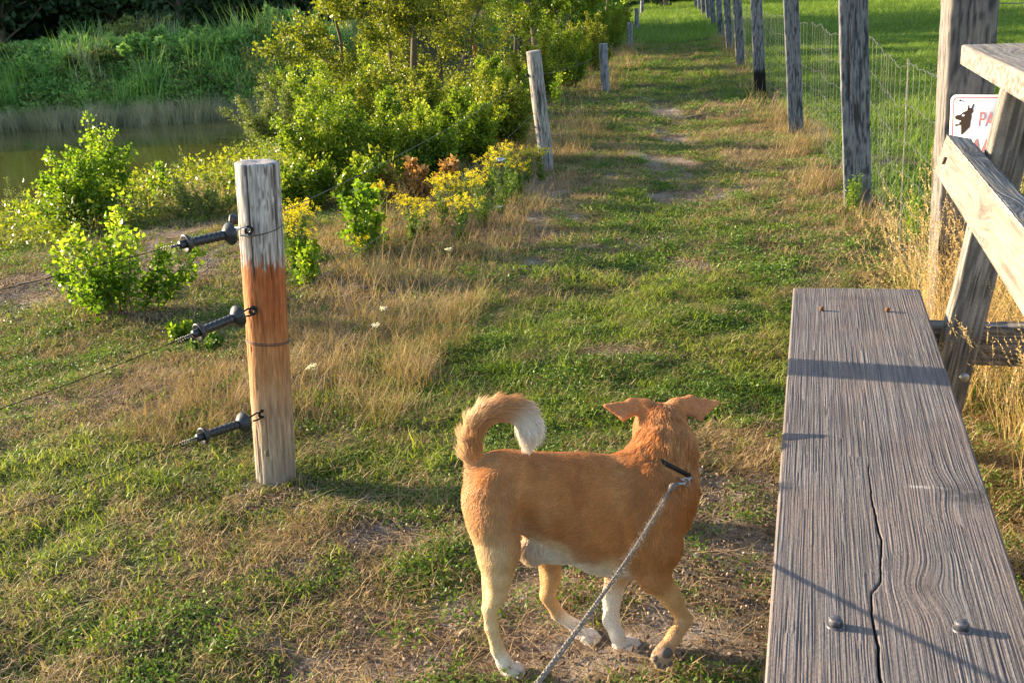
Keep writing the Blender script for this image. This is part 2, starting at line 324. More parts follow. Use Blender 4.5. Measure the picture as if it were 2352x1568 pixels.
def tree(name, label, base, h, cr, trunk_r=.06, seed=0, nl=5200, L=.06, W=.04, mat='treeleaf', bark='trunk', lean=(0, 0), group=None, cz0=.12, nlimb=16, cat='tree', twigs=220):
    r = np.random.default_rng(seed+900); base = np.array([base[0], base[1], float(H(base[0], base[1]))]); o = thing(name, label, cat, base, group)
    tr = Acc(); lb = Acc(); fo = Acc(); tt = np.linspace(0, 1, 14)[:, None]
    T = base+np.array([lean[0], lean[1], 1.])*h*tt+np.array([0, 0, -.1])*(1-tt); T[1:, :2] += np.cumsum(r.normal(size=(13, 2))*.02*h**.6, 0)
    tube(tr, T, trunk_r*(1-.85*tt[:, 0])*(1+.35*np.exp(-tt[:, 0]*25)), 9, False)
    ends = []
    for k in range(nlimb):
        u = r.uniform(cz0, .97); i = min(int(u*13), 12); s = T[i]*(1-(u*13-i))+T[i+1]*(u*13-i); a = r.uniform(0, 2*PI); ln = cr*r.uniform(.5, 1.05)*(1-.5*u)
        p = np.linspace(0, 1, 7)[:, None]; Q = s+np.array([math.cos(a), math.sin(a), 0])*ln*p+np.array([0, 0, 1])*ln*r.uniform(.15, .9)*p**.8; Q[1:] += r.normal(size=(6, 3))*.03*cr
        tube(lb, Q, np.linspace(trunk_r*.35*(1-.6*u)+.004, .003, 7), 5, False); ends.append(Q)
    E = np.concatenate([q[1:] for q in ends]); s = E[r.integers(0, len(E), twigs)]; d = r.normal(size=(twigs, 3)); d[:, 2] = d[:, 2]*.6+.35; d /= np.linalg.norm(d, axis=1, keepdims=True); ln = r.uniform(.12, .34, twigs)*cr*.75
    for q in range(twigs): 
        mid = s[q]+d[q]*ln[q]*.5+r.normal(size=3)*.02*cr; tube(lb, np.array([s[q], mid, s[q]+d[q]*ln[q]]), (.004, .003, .0012), 3, False)
    q = r.integers(0, twigs, nl); v = r.uniform(.15, 1.1, nl)[:, None]; LP = s[q]+d[q]*ln[q][:, None]*v+r.normal(size=(nl, 3))*.035*cr
    tw_t = r.uniform(-.25, .25, twigs)
    leaves(fo, LP, d[q]*.4+r.normal(size=(nl, 3)), L*r.uniform(.6, 1.2, nl), W*r.uniform(.7, 1.1, nl), np.clip(r.normal(.45, .18, nl)+tw_t[q], 0, 1), r)
    tr.build('trunk', M[bark], o, True); lb.build('branches', M[bark], o); fo.build('crown', M[mat], o); return o
# ---- grass clumps
def blades(n, rad, h0, h1, wd, bend=.5, seed=0, spread=.35, seg=3, flat=0., tmu=.5):
    r = np.random.default_rng(seed+5000); acc = Acc(); a = r.uniform(0, 2*PI, n); q = rad*np.sqrt(r.uniform(0, 1, n))
    B = np.stack([np.cos(a)*q, np.sin(a)*q, np.full(n, -.008)], -1); hd = r.uniform(0, 2*PI, n); D = np.stack([np.cos(hd), np.sin(hd), hd*0], -1)
    hh = r.uniform(h0, h1, n); ln = r.normal(0, spread, n); Sd = np.stack([-np.sin(hd), np.cos(hd), hd*0], -1); rows = []
    tl = np.abs(ln)+flat*r.uniform(.8, 1.3, n)
    for k in range(seg+1):
        u = k/seg; th = tl+bend*r.uniform(.5, 1.2, n)*u
        p = B+hh[:, None]*u*(D*np.sin(np.minimum(th, 1.62))[:, None]+np.array([0, 0, 1])*np.cos(np.minimum(th, 1.62))[:, None])+np.array([0, 0, .01])*(flat > .5)
        wv = (wd*r.uniform(.7, 1.2, n)*(1-u**1.6)+.0003)[:, None]
        rows.append(np.stack([p-Sd*wv*.5, p+Sd*wv*.5], 1))
    V = np.stack(rows, 1); m = (seg+1)*2; b = np.arange(n)[:, None]*m; k = np.arange(seg)[None]*2
    Q = np.stack([b+k, b+k+1, b+k+3, b+k+2], -1).reshape(-1, 4); acc.add(V.reshape(-1, 3), Q, np.repeat(np.clip(r.normal(tmu, .22, n), 0, 1), m)); return acc
def rosette(n, rad, L, W, seed=0, up=.6, hgt=.03):
    r = np.random.default_rng(seed+7000); acc = Acc(); a = r.uniform(0, 2*PI, n); q = rad*np.sqrt(r.uniform(0, 1, n)); P = np.stack([np.cos(a)*q, np.sin(a)*q, r.uniform(0, hgt, n)], -1)
    D = r.normal(size=(n, 3)); D[:, 2] = np.abs(D[:, 2])*up; leaves(acc, P, D, L*r.uniform(.6, 1.2, n), W*r.uniform(.7, 1.2, n), np.clip(r.normal(.5, .2, n), 0, 1), r, 1.5); return acc
def seedstalk(n, rad, h0, h1, seed=0, lean=.25, head=.10, wd=.0022):
    r = np.random.default_rng(seed+8000); acc = blades(n, rad, h0, h1, wd, .25, seed, lean, 5, tmu=.6)
    V = acc.V[0].reshape(n, 12, 3); tip = V[:, 10]; dr_ = V[:, 10]-V[:, 8]; dr_ /= np.linalg.norm(dr_, axis=1, keepdims=True)
    m = 16; u = r.uniform(0, 1, (n, m)); P = (tip[:, None]-dr_[:, None]*head*u[..., None]).reshape(-1, 3); D = np.repeat(dr_, m, 0)+r.normal(size=(n*m, 3))*.45
    leaves(acc, P, D, .014, .0035, np.clip(r.normal(.7, .15, n*m), 0, 1), r); return acc
def gn(name, protos, P, rot, scl, idx, kind='stuff', label=None):
    col = bpy.data.collections.new(name+'_pieces')
    for k, me in enumerate(protos): col.objects.link(bpy.data.objects.new('%s_piece_%02d' % (name, k), me))
    me = bpy.data.meshes.new(name); n = len(P); me.vertices.add(n); me.vertices.foreach_set('co', P.astype(np.float32).ravel())
    a = me.attributes.new('rot', 'FLOAT_VECTOR', 'POINT'); a.data.foreach_set('vector', rot.astype(np.float32).ravel())
    a = me.attributes.new('scl', 'FLOAT_VECTOR', 'POINT'); a.data.foreach_set('vector', scl.astype(np.float32).ravel())
    a = me.attributes.new('idx', 'INT', 'POINT'); a.data.foreach_set('value', idx.astype(np.int32))
    o = bpy.data.objects.new(name, me); link(o); tag(o, label, None, None, kind)
    g = bpy.data.node_groups.new(name+'_scatter', 'GeometryNodeTree'); g.interface.new_socket('Geometry', in_out='INPUT', socket_type='NodeSocketGeometry'); g.interface.new_socket('Geometry', in_out='OUTPUT', socket_type='NodeSocketGeometry')
    N = g.nodes; gi = N.new('NodeGroupInput'); go = N.new('NodeGroupOutput'); ci = N.new('GeometryNodeCollectionInfo'); ip = N.new('GeometryNodeInstanceOnPoints')
    ci.inputs['Collection'].default_value = col; ci.inputs['Separate Children'].default_value = True; ci.inputs['Reset Children'].default_value = True
    def na(nm, ty):
        q = N.new('GeometryNodeInputNamedAttribute'); q.data_type = ty; q.inputs['Name'].default_value = nm; return q.outputs['Attribute']
    g.links.new(gi.outputs[0], ip.inputs['Points']); g.links.new(ci.outputs[0], ip.inputs['Instance']); ip.inputs['Pick Instance'].default_value = True
    g.links.new(na('idx', 'INT'), ip.inputs['Instance Index']); g.links.new(na('rot', 'FLOAT_VECTOR'), ip.inputs['Rotation']); g.links.new(na('scl', 'FLOAT_VECTOR'), ip.inputs['Scale'])
    g.links.new(ip.outputs[0], go.inputs[0]); md = o.modifiers.new('scatter', 'NODES'); md.node_group = g; return o
def sample(n, y0, y1, seed, marg=1.35, pw=1.):
    """ground points spread over what the camera and its neighbours can see, evenly per square metre at pw=1"""
    r = np.random.default_rng(seed); y = (r.uniform(y0**(pw+1), y1**(pw+1), n))**(1/(pw+1)); hw = .52*y*marg+.6; x = r.uniform(-1, 1, n)*hw; return x, y, r
def scat(name, protos, x, y, size, r, label, tilt=.12, sz=.3):
    n = len(x); z = H(x, y)*sm(260, 120, np.hypot(x, y)); P = np.stack([x, y, z], -1); ok = z > WZ-.03; s = (size*r.uniform(1-sz, 1+sz, n))[:, None]*np.ones((1, 3)); s[:, 2] *= r.uniform(.75, 1.25, n)
    rot = np.stack([r.normal(0, tilt, n), r.normal(0, tilt, n), r.uniform(0, 2*PI, n)], -1); idx = r.integers(0, len(protos), n)
    return gn(name, protos, P[ok], rot[ok], s[ok], idx[ok], 'stuff', label)
PAWS = [onz(1176, 1540)[:2], onz(1352, 1468)[:2], onz(1442, 1490)[:2]]
def clear(x, y): return np.min([np.hypot(x-p[0], y-p[1]) for p in PAWS], axis=0) > .085
PR = {
 'grass': [blades(46, .075, .014, .044, .0040, 1.1, k, .55).mesh('grass_tuft', M['grass']) for k in range(5)],
 'grasst': [blades(34, .07, .03, .075, .0044, .8, k+20, .35).mesh('grass_tuft', M['grass']) for k in range(4)],
 'field': [blades(60, .22, .06, .20, .009, .7, k+30, .35).mesh('field_tuft', M['grass2']) for k in range(4)],
 'dry': [blades(40, .075, .02, .06, .0028, .8, k+40, .55).mesh('dry_tuft', M['dry']) for k in range(5)],
 'dryt': [blades(26, .08, .06, .20, .0024, .5, k+50, .25, 4).mesh('dry_tall_tuft', M['dry']) for k in range(5)],
 'litter': [blades(16, .10, .03, .12, .0022, .1, k+60, .1, 2, 1.45, .45).mesh('straw_litter', M['dry']) for k in range(5)],
 'litter2': [blades(5, .10, .04, .14, .0026, .1, k+70, .1, 2, 1.5, .6).mesh('straw_bits', M['straw']) for k in range(3)],
 'spike': [blades(34, .28, .4, 1.1, .022, .35, k+90, .22, 3).mesh('bank_blades', M[['cattail', 'bank', 'reed'][k]]) for k in range(3)],
 'weed': [rosette(60, .06, .013, .007, k, .6, .022).mesh('weed_tuft', M['weed']) for k in range(5)],
 'rank': [seedstalk(22, .10, .55, .95, k, .22).mesh('rank_dry_grass', M['straw']) for k in range(4)],
 'under': [rosette(90, .17, .035, .018, k, 1., .26).mesh('undergrowth_tuft', M[['alder', 'treeleaf', 'willow', 'treeleaf'][k]]) for k in range(4)],
 'reed': [blades(22, .22, .45, 1.0, .016, .25, k+80, .16, 3, tmu=.5).mesh('reed_tuft', M['reed']) for k in range(4)],
}
def pick(x, y, keep): keep = keep & clear(x, y); return x[keep], y[keep]
# near turf, in three distance rings with growing clumps
for (y0, y1, n, sc_) in ((1.5, 6.0, 17000, 1.0), (6.0, 14., 22000, 1.35), (14., 34., 20000, 2.2)):
    x, y, r = sample(n, y0, y1, int(y0*10)+1); lu, dr, ba = masks(x, y); u = r.uniform(0, 1, n); rf = (x > Rx(y)+.15)
    okb = (r.uniform(0, 1, n) > ba*.93)
    pg = np.clip(.66+.75*(lu-.3)-.60*(dr-.3), .15, 1.)
    g_ = okb & (u < pg) & ~rf; x1, y1_ = pick(x, y, g_); scat('short_green_grass', PR['grass'], x1, y1_, sc_, r, 'short green grass growing along the path')
    g_ = okb & (lu > .66) & (r.uniform(0, 1, n) < .24); x1, y1_ = pick(x, y, g_); scat('lush_green_grass', PR['grasst'], x1, y1_, sc_, r, 'taller lush green grass in tufts')
    g_ = okb & (u > pg*.8) & ~rf; x1, y1_ = pick(x, y, g_); scat('short_dry_grass', PR['dry'], x1, y1_, sc_, r, 'short straw coloured dry grass')
    x, y, r = sample(n//2, y0, y1, int(y0*10)+2); lu, dr, ba = masks(x, y); wn = fbm(x*1.6, y*1.6, o=3, s=91)
    g_ = (wn > .40) & (r.uniform(0, 1, n//2) > ba*.85) & (r.uniform(0, 1, n//2) > dr*.6); x1, y1_ = pick(x, y, g_); scat('low_weeds', PR['weed'], x1, y1_, sc_, r, 'low leafy weeds in the turf')
    g_ = (dr > .3) | (ba > .25) | (r.uniform(0, 1, n//2) < .25); x1, y1_ = pick(x, y, g_); scat('straw_litter', PR['litter'], x1, y1_, sc_, r, 'flattened dry stalks and litter', .05)
    if y0 < 6:
        x, y, r = sample(900, y0, y1, 77); scat('loose_straw', PR['litter2'], x, y, 1., r, 'loose pale straw bits on the soil', .05)
    # verge of tall dry grass left of the path and along the right fence
    x, y, r = sample(n//2, y0, y1, int(y0*10)+3); s_ = Lx(y)-x
    vn_ = fbm(x*1.1, y*1.1, o=3, s=93)
    g_ = ((s_ > -.35) & (s_ < .8) & (y > 4.1) & (vn_ > .40)) | ((s_ > -.15) & (s_ < 1.3) & (y > 6.5) & (vn_ > .47)) | ((np.abs(x-Rx(y)) < .3) & (vn_ > .5) & (y > 6.8)); g_ &= r.uniform(0, 1, n//2) < .50
    x1, y1_ = pick(x, y, g_); scat('tall_dry_grass', PR['dryt'], x1, y1_, sc_*.85, r, 'taller brown dry grass on the verge')
x, y, r = sample(9000, 9.2, 24, 305, 1.3); s_ = Lx(y)-x; k = (s_ > .9+.35*(12-np.minimum(y, 12))*.6) & (s_ < 7.0) & (fbm(x*.9, y*.9, o=3, s=66) > .50-.10*sm(9, 12, y)) & (H(x, y) > WZ+.02); x, y = pick(x, y, k); scat('undergrowth', PR['under'], x, y, 1.0, r, 'leafy undergrowth between the shrubs', sz=.5)
# right field and far path
x, y, r = sample(26000, 5.5, 36., 301, 1.5); k = (x > Rx(y)+.2); x, y = pick(x, y, k); scat('field_grass', PR['field'], x, y, .75, r, 'green meadow grass beyond the wire fence', sz=.45)
x, y, r = sample(24000, 34., 110., 302, 1.2); k = (Lx(y)-x < .8); x, y = pick(x, y, k); scat('distant_meadow_grass', PR['field'], x, y, 1.9, r, 'distant meadow and path grass')
x, y, r = sample(12000, 8., 34., 303, 1.3); k = (Lx(y)-x > 2.2) & (vn(x*.8, y*.8, s=44) > .3) & (y > 9); x, y = pick(x, y, k); scat('waterside_grass', PR['dryt']+PR['grasst']+PR['under'][1:2], x, y, 1.5, r, 'rough green grass on the pond side')
# reeds at the far bank
r = np.random.default_rng(12); n = 1500; x = r.uniform(-30, -4.3, n); y = 27.3+r.normal(0, .35, n)+.9*(.5-vn(x*.25, x*0+27*.25, s=3)); k = H(x, y) > -1.15
o = gn('bank_reeds', PR['reed'], np.stack([x, y, np.maximum(H(x, y), WZ-.05)], -1)[k], np.stack([r.normal(0, .12, n), r.normal(0, .12, n), r.uniform(0, 6.28, n)], -1)[k], (r.uniform(.4, .8, n)[:, None]*np.ones((1, 3)))[k], r.integers(0, 4, n)[k], 'stuff', 'pale grey reeds along the far waterline')
r = np.random.default_rng(14); n = 5200; x = r.uniform(-34, -4.0, n); y = r.uniform(27.9, 37, n); PB_ = [rosette(120, .22, .085, .035, k, 1.1, .35).mesh('bank_tuft', M[['bank', 'bank', 'willow', 'cattail'][k]]) for k in range(4)]
gn('bank_undergrowth', PB_, np.stack([x, y, H(x, y)], -1), np.stack([0*x, 0*x, r.uniform(0, 6.28, n)], -1), r.uniform(.7, 1.7, n)[:, None]*np.ones((1, 3)), r.integers(0, 4, n), 'stuff', 'low green growth covering the far bank')
n = 800; x = r.uniform(-34, -4.0, n); y = r.uniform(28.0, 34, n); k = fbm(x*.5, y*.5, s=31) > .45
gn('bank_tall_grass', PR['spike'], np.stack([x, y, H(x, y)], -1)[k], np.stack([0*x, 0*x, r.uniform(0, 6.28, n)], -1)[k], (r.uniform(.6, 1.5, n)[:, None]*np.ones((1, 3)))[k], r.integers(0, 3, n)[k], 'stuff', 'tall pale green grass standing on the far bank')
rc_ = np.random.default_rng(2); CR = []
for k in range(3):
    A = Acc()
    for q in range(9): ell(A, (*rc_.normal(0, .035, 2), .001), rc_.uniform(.0015, .006, 3)*np.array([1, 1, .7]), None, 6); A.V[-1] += rc_.normal(size=A.V[-1].shape)*.0007
    CR.append(A.mesh('soil_crumb', plain('soil_crumb_%d' % k, [(.20, .14, .10), (.32, .25, .19), (.13, .085, .06)][k], .95, .1), True))
x, y, r = sample(26000, 1.5, 8, 401); lu, dr, ba = masks(x, y); k = (ba > .3) & clear(x, y); scat('soil_crumbs', CR, x[k], y[k], 1., r, 'crumbs of soil and grit on the trodden patches', .3, .5)
# ------------------------------------------------------------------ wooden posts
def post(name, label, cat, base, top, rad, colf, seed=0, group=None, nz=90, na=64, square=None, crack=.006, topr=None, sink=.25):
    """a weathered post from base to top; square=(hx, hy, angle) gives a sawn section"""
    r = np.random.default_rng(seed); base = np.asarray(base, float); top = np.asarray(top, float); ax = top-base; ln = np.linalg.norm(ax); ax /= ln
    o = thing(name, label, cat, base, group) if cat else None; base = base-ax*sink; ln += sink
    a = np.linspace(0, 2*PI, na, endpoint=False); zz = np.linspace(0, 1, nz)
    ref = np.array([0, -1., 0]) if square is None else np.array([math.cos(square[2]), math.sin(square[2]), 0]); ux = ref-ax*(ref@ax); ux /= np.linalg.norm(ux); uy = np.cross(ax, ux)
    A, Z = np.meshgrid(a, zz); ca = np.cos(A); sa = np.sin(A)
    if square is None: px, py = ca*rad, sa*rad
    else:
        k = 1/np.maximum(np.abs(ca)/square[0], np.abs(sa)/square[1]); k = np.minimum(k, np.hypot(*square[:2])*.965); px, py = ca*k, sa*k
    sx = px/rad*2.2; sy = py/rad*2.2; L = Z*ln
    cr = fbm(sx*4.2+seed, sy*4.2, L*3.2, 4, seed); cr2 = fbm(sx*12, sy*12+seed, L*13, 3, seed+3); big = fbm(sx*.8, sy*.8, L*2.2+seed, 2, seed+7)
    crk = sm(.60, .70, cr)*.9+sm(.62, .72, cr2)*.5
    sc_ = 1+.10*(big-.5)-crk*crack/rad+(cr2-.5)*.05
    if topr is not None: sc_ = sc_*(1+(topr/rad-1)*Z)
    tz = base+ax*ln*Z[..., None]+ux*(px*sc_)[..., None]+uy*(py*sc_)[..., None]
    ring = tz[-1]; cen = ring.mean(0); V = [tz.reshape(-1, 3)]; caps = []
    for k, (s_, d) in enumerate(((.86, .004), (.55, .003), (.25, -.001))):
        caps.append(cen+(ring-cen)*s_+ax*(d+.006*(fbm(px[-1]*60*s_, py[-1]*60*s_, s=seed+k)[:, None]-.5)))
    V += caps+[cen[None]]; V = np.concatenate(V); j = np.arange(na); Q = []
    for i in range(nz-1+3): Q.append(np.stack([i*na+j, i*na+(j+1) % na, i*na+na+(j+1) % na, i*na+na+j], 1))
    b = (nz+2)*na; T = np.stack([b+j, b+(j+1) % na, np.full(na, (nz+3)*na)], 1)
    C = colf(np.clip((L-sink)/(ln-sink), -1, 1), A, crk, cr, cr2, L); topc = np.array([.36, .33, .31])*(.75+.5*fbm(np.concatenate([px[-1]*70*q for q in (.86, .55, .25)]), np.concatenate([py[-1]*70*q for q in (.86, .55, .25)]), s=5))[:, None]
    C = np.concatenate([C.reshape(-1, 3), topc, topc[:1]]); acc = Acc(); acc.add(V, [np.concatenate(Q), T])
    ob = acc.build('timber' if cat else name, M['woodc'], o, True, C); return o, ob, (base+ax*sink, ax, ux, uy, ln-sink)

def col_grey(dark=(.05, .055, .065), mid=(.20, .20, .21), light=(.40, .38, .36), burnt=0.):
    def f(z, A, crk, cr, cr2, L):
        c = lerp(dark, mid, sm(.30, .52, cr2)); c = lerp(c, light, sm(.55, .75, cr2)*.6); c = lerp(c, (.03, .03, .03), np.clip(crk, 0, 1)*.85)
        c = lerp(c, (.14, .11, .075), sm(.12, .0, z+.1*(cr-.5))*.7)
        if burnt: c = lerp(c, (.012, .010, .009), sm(burnt+.02, burnt-.03, z+.12*(cr-.5)))
        return c
    return f
def col_main(z, A, crk, cr, cr2, L):
    up = lerp((.30, .28, .265), (.52, .485, .45), sm(.38, .62, cr2)); up = lerp(up, (.07, .06, .055), np.clip(sm(.56, .64, cr)+sm(.62, .7, cr2)*.8, 0, 1)*.85)
    org = lerp((.30, .085, .028), (.46, .16, .055), sm(.35, .65, cr2)); org2 = lerp((.36, .17, .065), (.50, .27, .12), sm(.35, .65, cr2)); lo = lerp((.30, .22, .15), (.46, .37, .27), sm(.35, .65, cr2))
    wz = z+.05*(cr-.5)+.04*(cr2-.5)
    c = lerp(lo, org2, sm(.10, .40, wz+.10*(cr-.5))); c = lerp(c, org, sm(.30, .60, wz+.12*(cr-.5))*(1-.5*sm(.6, 1, np.cos(A+1.2)))); c = lerp(c, up, sm(.695, .712, wz+.09*(cr2-.5)))
    c = lerp(c, lerp((.22, .19, .15), (.36, .32, .27), cr2), sm(.14, .0, wz)); c = lerp(c, (.05, .035, .025), np.clip(crk, 0, 1)*np.where(z > .66, .8, .35)); return c
pb = np.array([-.888, 3.651, float(H(-.888, 3.651))]); pt = ony(590, 374, 3.651)
gatepost, tb, (B0, AX, UX, UY, PL) = post('gate_post', 'round gate post with bleached top and rusty orange middle, holding three dark handles', 'post', pb, pt, .0705, col_main, 3, nz=200, na=110, crack=.005, topr=.0735)
def onpost(z): k = (z-B0[2])/AX[2]; return B0+AX*k
def band(zc, tilt, n=1, rr=.0745, mat='darkwire', name='wire_band', th=.0016):
    acc = Acc(); c = onpost(zc)
    for q in range(n):
        a = np.linspace(0, 2*PI, 41); P = c+np.array([0, 0, .006*q])+rr*(np.cos(a)[:, None]*np.array([1., 0, 0])+np.sin(a)[:, None]*np.array([0, 1., 0]))+np.sin(a+tilt[1])[:, None]*np.array([0, 0, tilt[0]]); tube(acc, P, th, 5, False)
    return acc.build(name, M[mat], gatepost)
band(ony(600, 530, 3.6)[2], (.012, .6)); band(ony(612, 788, 3.62)[2], (-.010, 1.2), 2)
acc = Acc(); ell(acc, onpost(.155)+np.array([-.012, -.071, 0]), (.009, .004, .014)); acc.build('knot', M['trunk'], gatepost, True)
# ---- insulator rings and gate handles
HN = [((412, 563), (556, 531), (571, 529), 'topmost'), ((443, 768), (572, 716), (581, 713), 'middle'), ((452, 1006), (585, 962), (602, 950), 'lowest')]
wires_end = [(0, 668), (0, 942), (0, 1192)]
def gate_handle(k):
    (x0, y0), (x1, y1), (x2, y2), w_ = HN[k]
    yo = [3.37, 3.37, 3.37][k]; yi = [3.53, 3.54, 3.55][k]
    E0 = ony(x0, y0, yo); E1 = ony(x1, y1, yi); d = E1-E0; L = np.linalg.norm(d); d /= L
    lab = 'dark ribbed gate handle with two flanges, %s of the three hooked to the round post' % w_
    o = thing('insulated_gate_connector', lab, 'gate handle', E0, 'electric gate handles'); a = Acc()
    g0 = .10; g1 = .74
    prof = [(0, .0125), (.004, .0135), (L*g0, .0145)]
    for q in range(7):
        s0 = L*(g0+.05+(g1-g0-.08)*q/7); prof += [(s0, .0135), (s0+.004, .0158), (s0+L*.055, .0162), (s0+L*.06, .0135)]
    prof += [(L*g1, .0145)]; lathe(a, E0, d, prof, 20); a.build('grip', M['rubber'], o, True)
    a = Acc(); lathe(a, E0+d*L*.13, d, [(-.004, .015), (-.012, .0265), (-.010, .030), (-.002, .029), (.012, .019), (.014, .0145)], 28); a.build('flange', M['rubber'], o, True)
    a = Acc(); lathe(a, E0+d*L*.76, d, [(-.016, .0145), (-.008, .022), (.004, .036), (.010, .0385), (.014, .037), (.012, .020), (.022, .012)], 32); a.build('flange', M['rubber'], o, True)
    a = Acc(); hk = ony(x2, y2, yi+.03); P0 = E0+d*L*.80; nrm = np.array([0, 0, 1.])-d*d[2]; nrm /= np.linalg.norm(nrm); Q = [P0]
    for s_, v in ((.3, .008), (.7, .012), (1., .008), (1.12, -.002), (1., -.012), (.72, -.014), (.5, -.010)): Q.append(P0+(hk-P0)*s_+nrm*v)
    tube(a, np.array(Q), .0032, 8); a.build('hook', M['steel' if k == 0 else 'black'], o, True)
    a = Acc(); tube(a, np.array([E0-d*.03, E0-d*.012, E0+d*.004]), .0045, 8)
    th = np.linspace(0, 14*PI, 90); u, v, _ = frame(d[None]); tube(a, E0-d*(.062-.0007*np.arange(90))[:, None]+.0055*(np.cos(th)[:, None]*u+np.sin(th)[:, None]*v), .0011, 4, False)
    a.build('spring', M['wire'], o, True)
    # ring insulator screwed into the post belongs to the post
    a = Acc(); c = hk; u = np.array([UX[0]*.2+1, 0, 0]); th = np.linspace(0, 2*PI, 25); tube(a, c+.012*(np.cos(th)[:, None]*np.array([.75, .6, 0])+np.sin(th)[:, None]*np.array([0, 0, 1.])), .005, 8, False); pc = onpost(c[2]); dd = pc-c; dd[2] = 0
    tube(a, np.array([c+dd*.12, c+dd*.75]), .0075, 10); a.build('ring_insulator', M['black'], gatepost, True)
    # the wire of this handle, hanging to the far side of the gateway
    we = ony(*wires_end[k], yo-.34); dr_ = (we-E0); t_ = np.linspace(0, 1, 40); far = E0-d*.06+(we-E0)*5.2; far[2] = E0[2]-.02
    P = (E0-d*.06)*(1-t_[:, None])+far*t_[:, None]; P[:, 2] -= 4*.0*(t_*(1-t_)); sl_ = (we-E0); P[:, 2] = (E0-d*.06)[2]+sl_[2]*5.2*(t_*(1-t_))*1.15
    a = Acc(); th = np.linspace(0, 220, 400); tt = np.linspace(0, 1, 400); PP = np.stack([np.interp(tt, t_, P[:, q]) for q in range(3)], 1)
    tube(a, PP, .0011, 5); PQ = PP+np.stack([0*tt, np.cos(th)*.0012, np.sin(th)*.0012], 1); tube(a, PQ, .0008, 4)
    wo = a.build('gate_wire', M['black']); tag(wo, 'thin dark twisted gate wire running left from the %s gate handle' % w_, 'wire', 'wires across the gateway'); return far
fars = [gate_handle(k) for k in range(3)]
# spare handle and dark insulator behind the gate post
a = Acc(); hb = ony(536, 505, 3.75); o = thing('spring_coil_insulator', 'small black insulator with an orange mouth behind the round post', 'insulator', hb)
dv = np.array([1., .05, -.12]); lathe(a, hb, dv, [(-.012, .018), (-.008, .021), (0, .021), (.012, .014), (.016, .017), (.022, .014), (.030, .017), (.036, .014), (.046, .017), (.06, .014), (.12, .012)], 20); a.build('body', M['rubber'], o, True)
a = Acc(); lathe(a, hb-dv*.013, dv, [(0, .011), (.003, .012), (.004, .010)], 16); a.build('mouth', M['orange'], o, True)
a = Acc(); tube(a, [hb+(-.014, -.0, 0), hb+(.0, -.03, -.02), ony(552, 524, 3.6), ony(572, 530, 3.55)], .0028, 6); a.build('hook', M['steel'], o, True)
a = Acc(); hb = ony(652, 730, 3.74); o = thing('line_insulator', 'small black coiled insulator peeping out right of the orange post', 'insulator', hb); lathe(a, hb, (.25, .2, 1), [(-.03, .010), (-.024, .017), (-.004, .018), (.0, .012), (.01, .012)], 16); a.build('body', M['rubber'], o, True)
a = Acc(); th = np.linspace(0, 12*PI, 90); tube(a, hb+np.stack([np.linspace(.0, .022, 90)+.006*np.cos(th), .006*np.sin(th), np.linspace(.01, .05, 90)], 1), .0012, 4, False); a.build('spring', M['black'], o, True)
# far side of the gateway (left, outside the picture)
gp2 = fars[0]; p2 = np.array([gp2[0]-.05, gp2[1]-.02, float(H(gp2[0], gp2[1]))])
post('fence_post', 'round wooden post holding the far ends of the gate wires', 'post', p2, p2+(0, 0, 1.3), .075, col_grey(), 18, None, 30, 20)
# ---- left row of posts
LP = [((1258, 396), (1225, 118), .070, .9, 'leaning round grey post by the yellow flowers, second from the gateway'), ((1391, 216), (1385, 101), .072, .9, 'short round grey post at the edge of the grass path, third from the gateway'),
      ((1447, 112), (1446, 53), .085, .9, 'small distant grey post beside orange dry grass, fourth from the gateway'), ((1463, 72), (1463, 20), .085, .9, 'distant thin grey post, fifth from the gateway'), ((1474, 38), (1475, 2), .11, .9, 'farthest grey post on the left edge of the path')]
lefts = [(B0, AX, PL)]
for k, (b, tp, rd, _, lab) in enumerate(LP):
    p = gp(*b); q = ony(*tp, p[1]); 
    o, ob, info = post('fence_post', lab, 'post', p, q, rd, col_grey((.12, .11, .10), (.30, .28, .26), (.50, .47, .43)) if k == 0 else col_grey((.10, .105, .12), (.25, .25, .27), (.42, .42, .43)), 20+k, 'round posts left of the path', nz=100 if k < 2 else 30, na=48 if k < 2 else 20)
    lefts.append((info[0], info[1], info[4]))
    if k < 2:
        for X, Y in (((1209, 173), (1230, 291)) if k == 0 else ((1376, 160),)):
            a = Acc(); c = ony(X, Y, p[1]-.01); u = np.linspace(0, 2*PI, 17); tube(a, c+.011*(np.cos(u)[:, None]*np.array([0, 1., 0])+np.sin(u)[:, None]*np.array([0, 0, 1.])), .007, 7, False); tube(a, [c+(.005, 0, 0), c+(.05, 0, 0)], .007, 8); a.build('ring_insulator', M['black'], o, True)
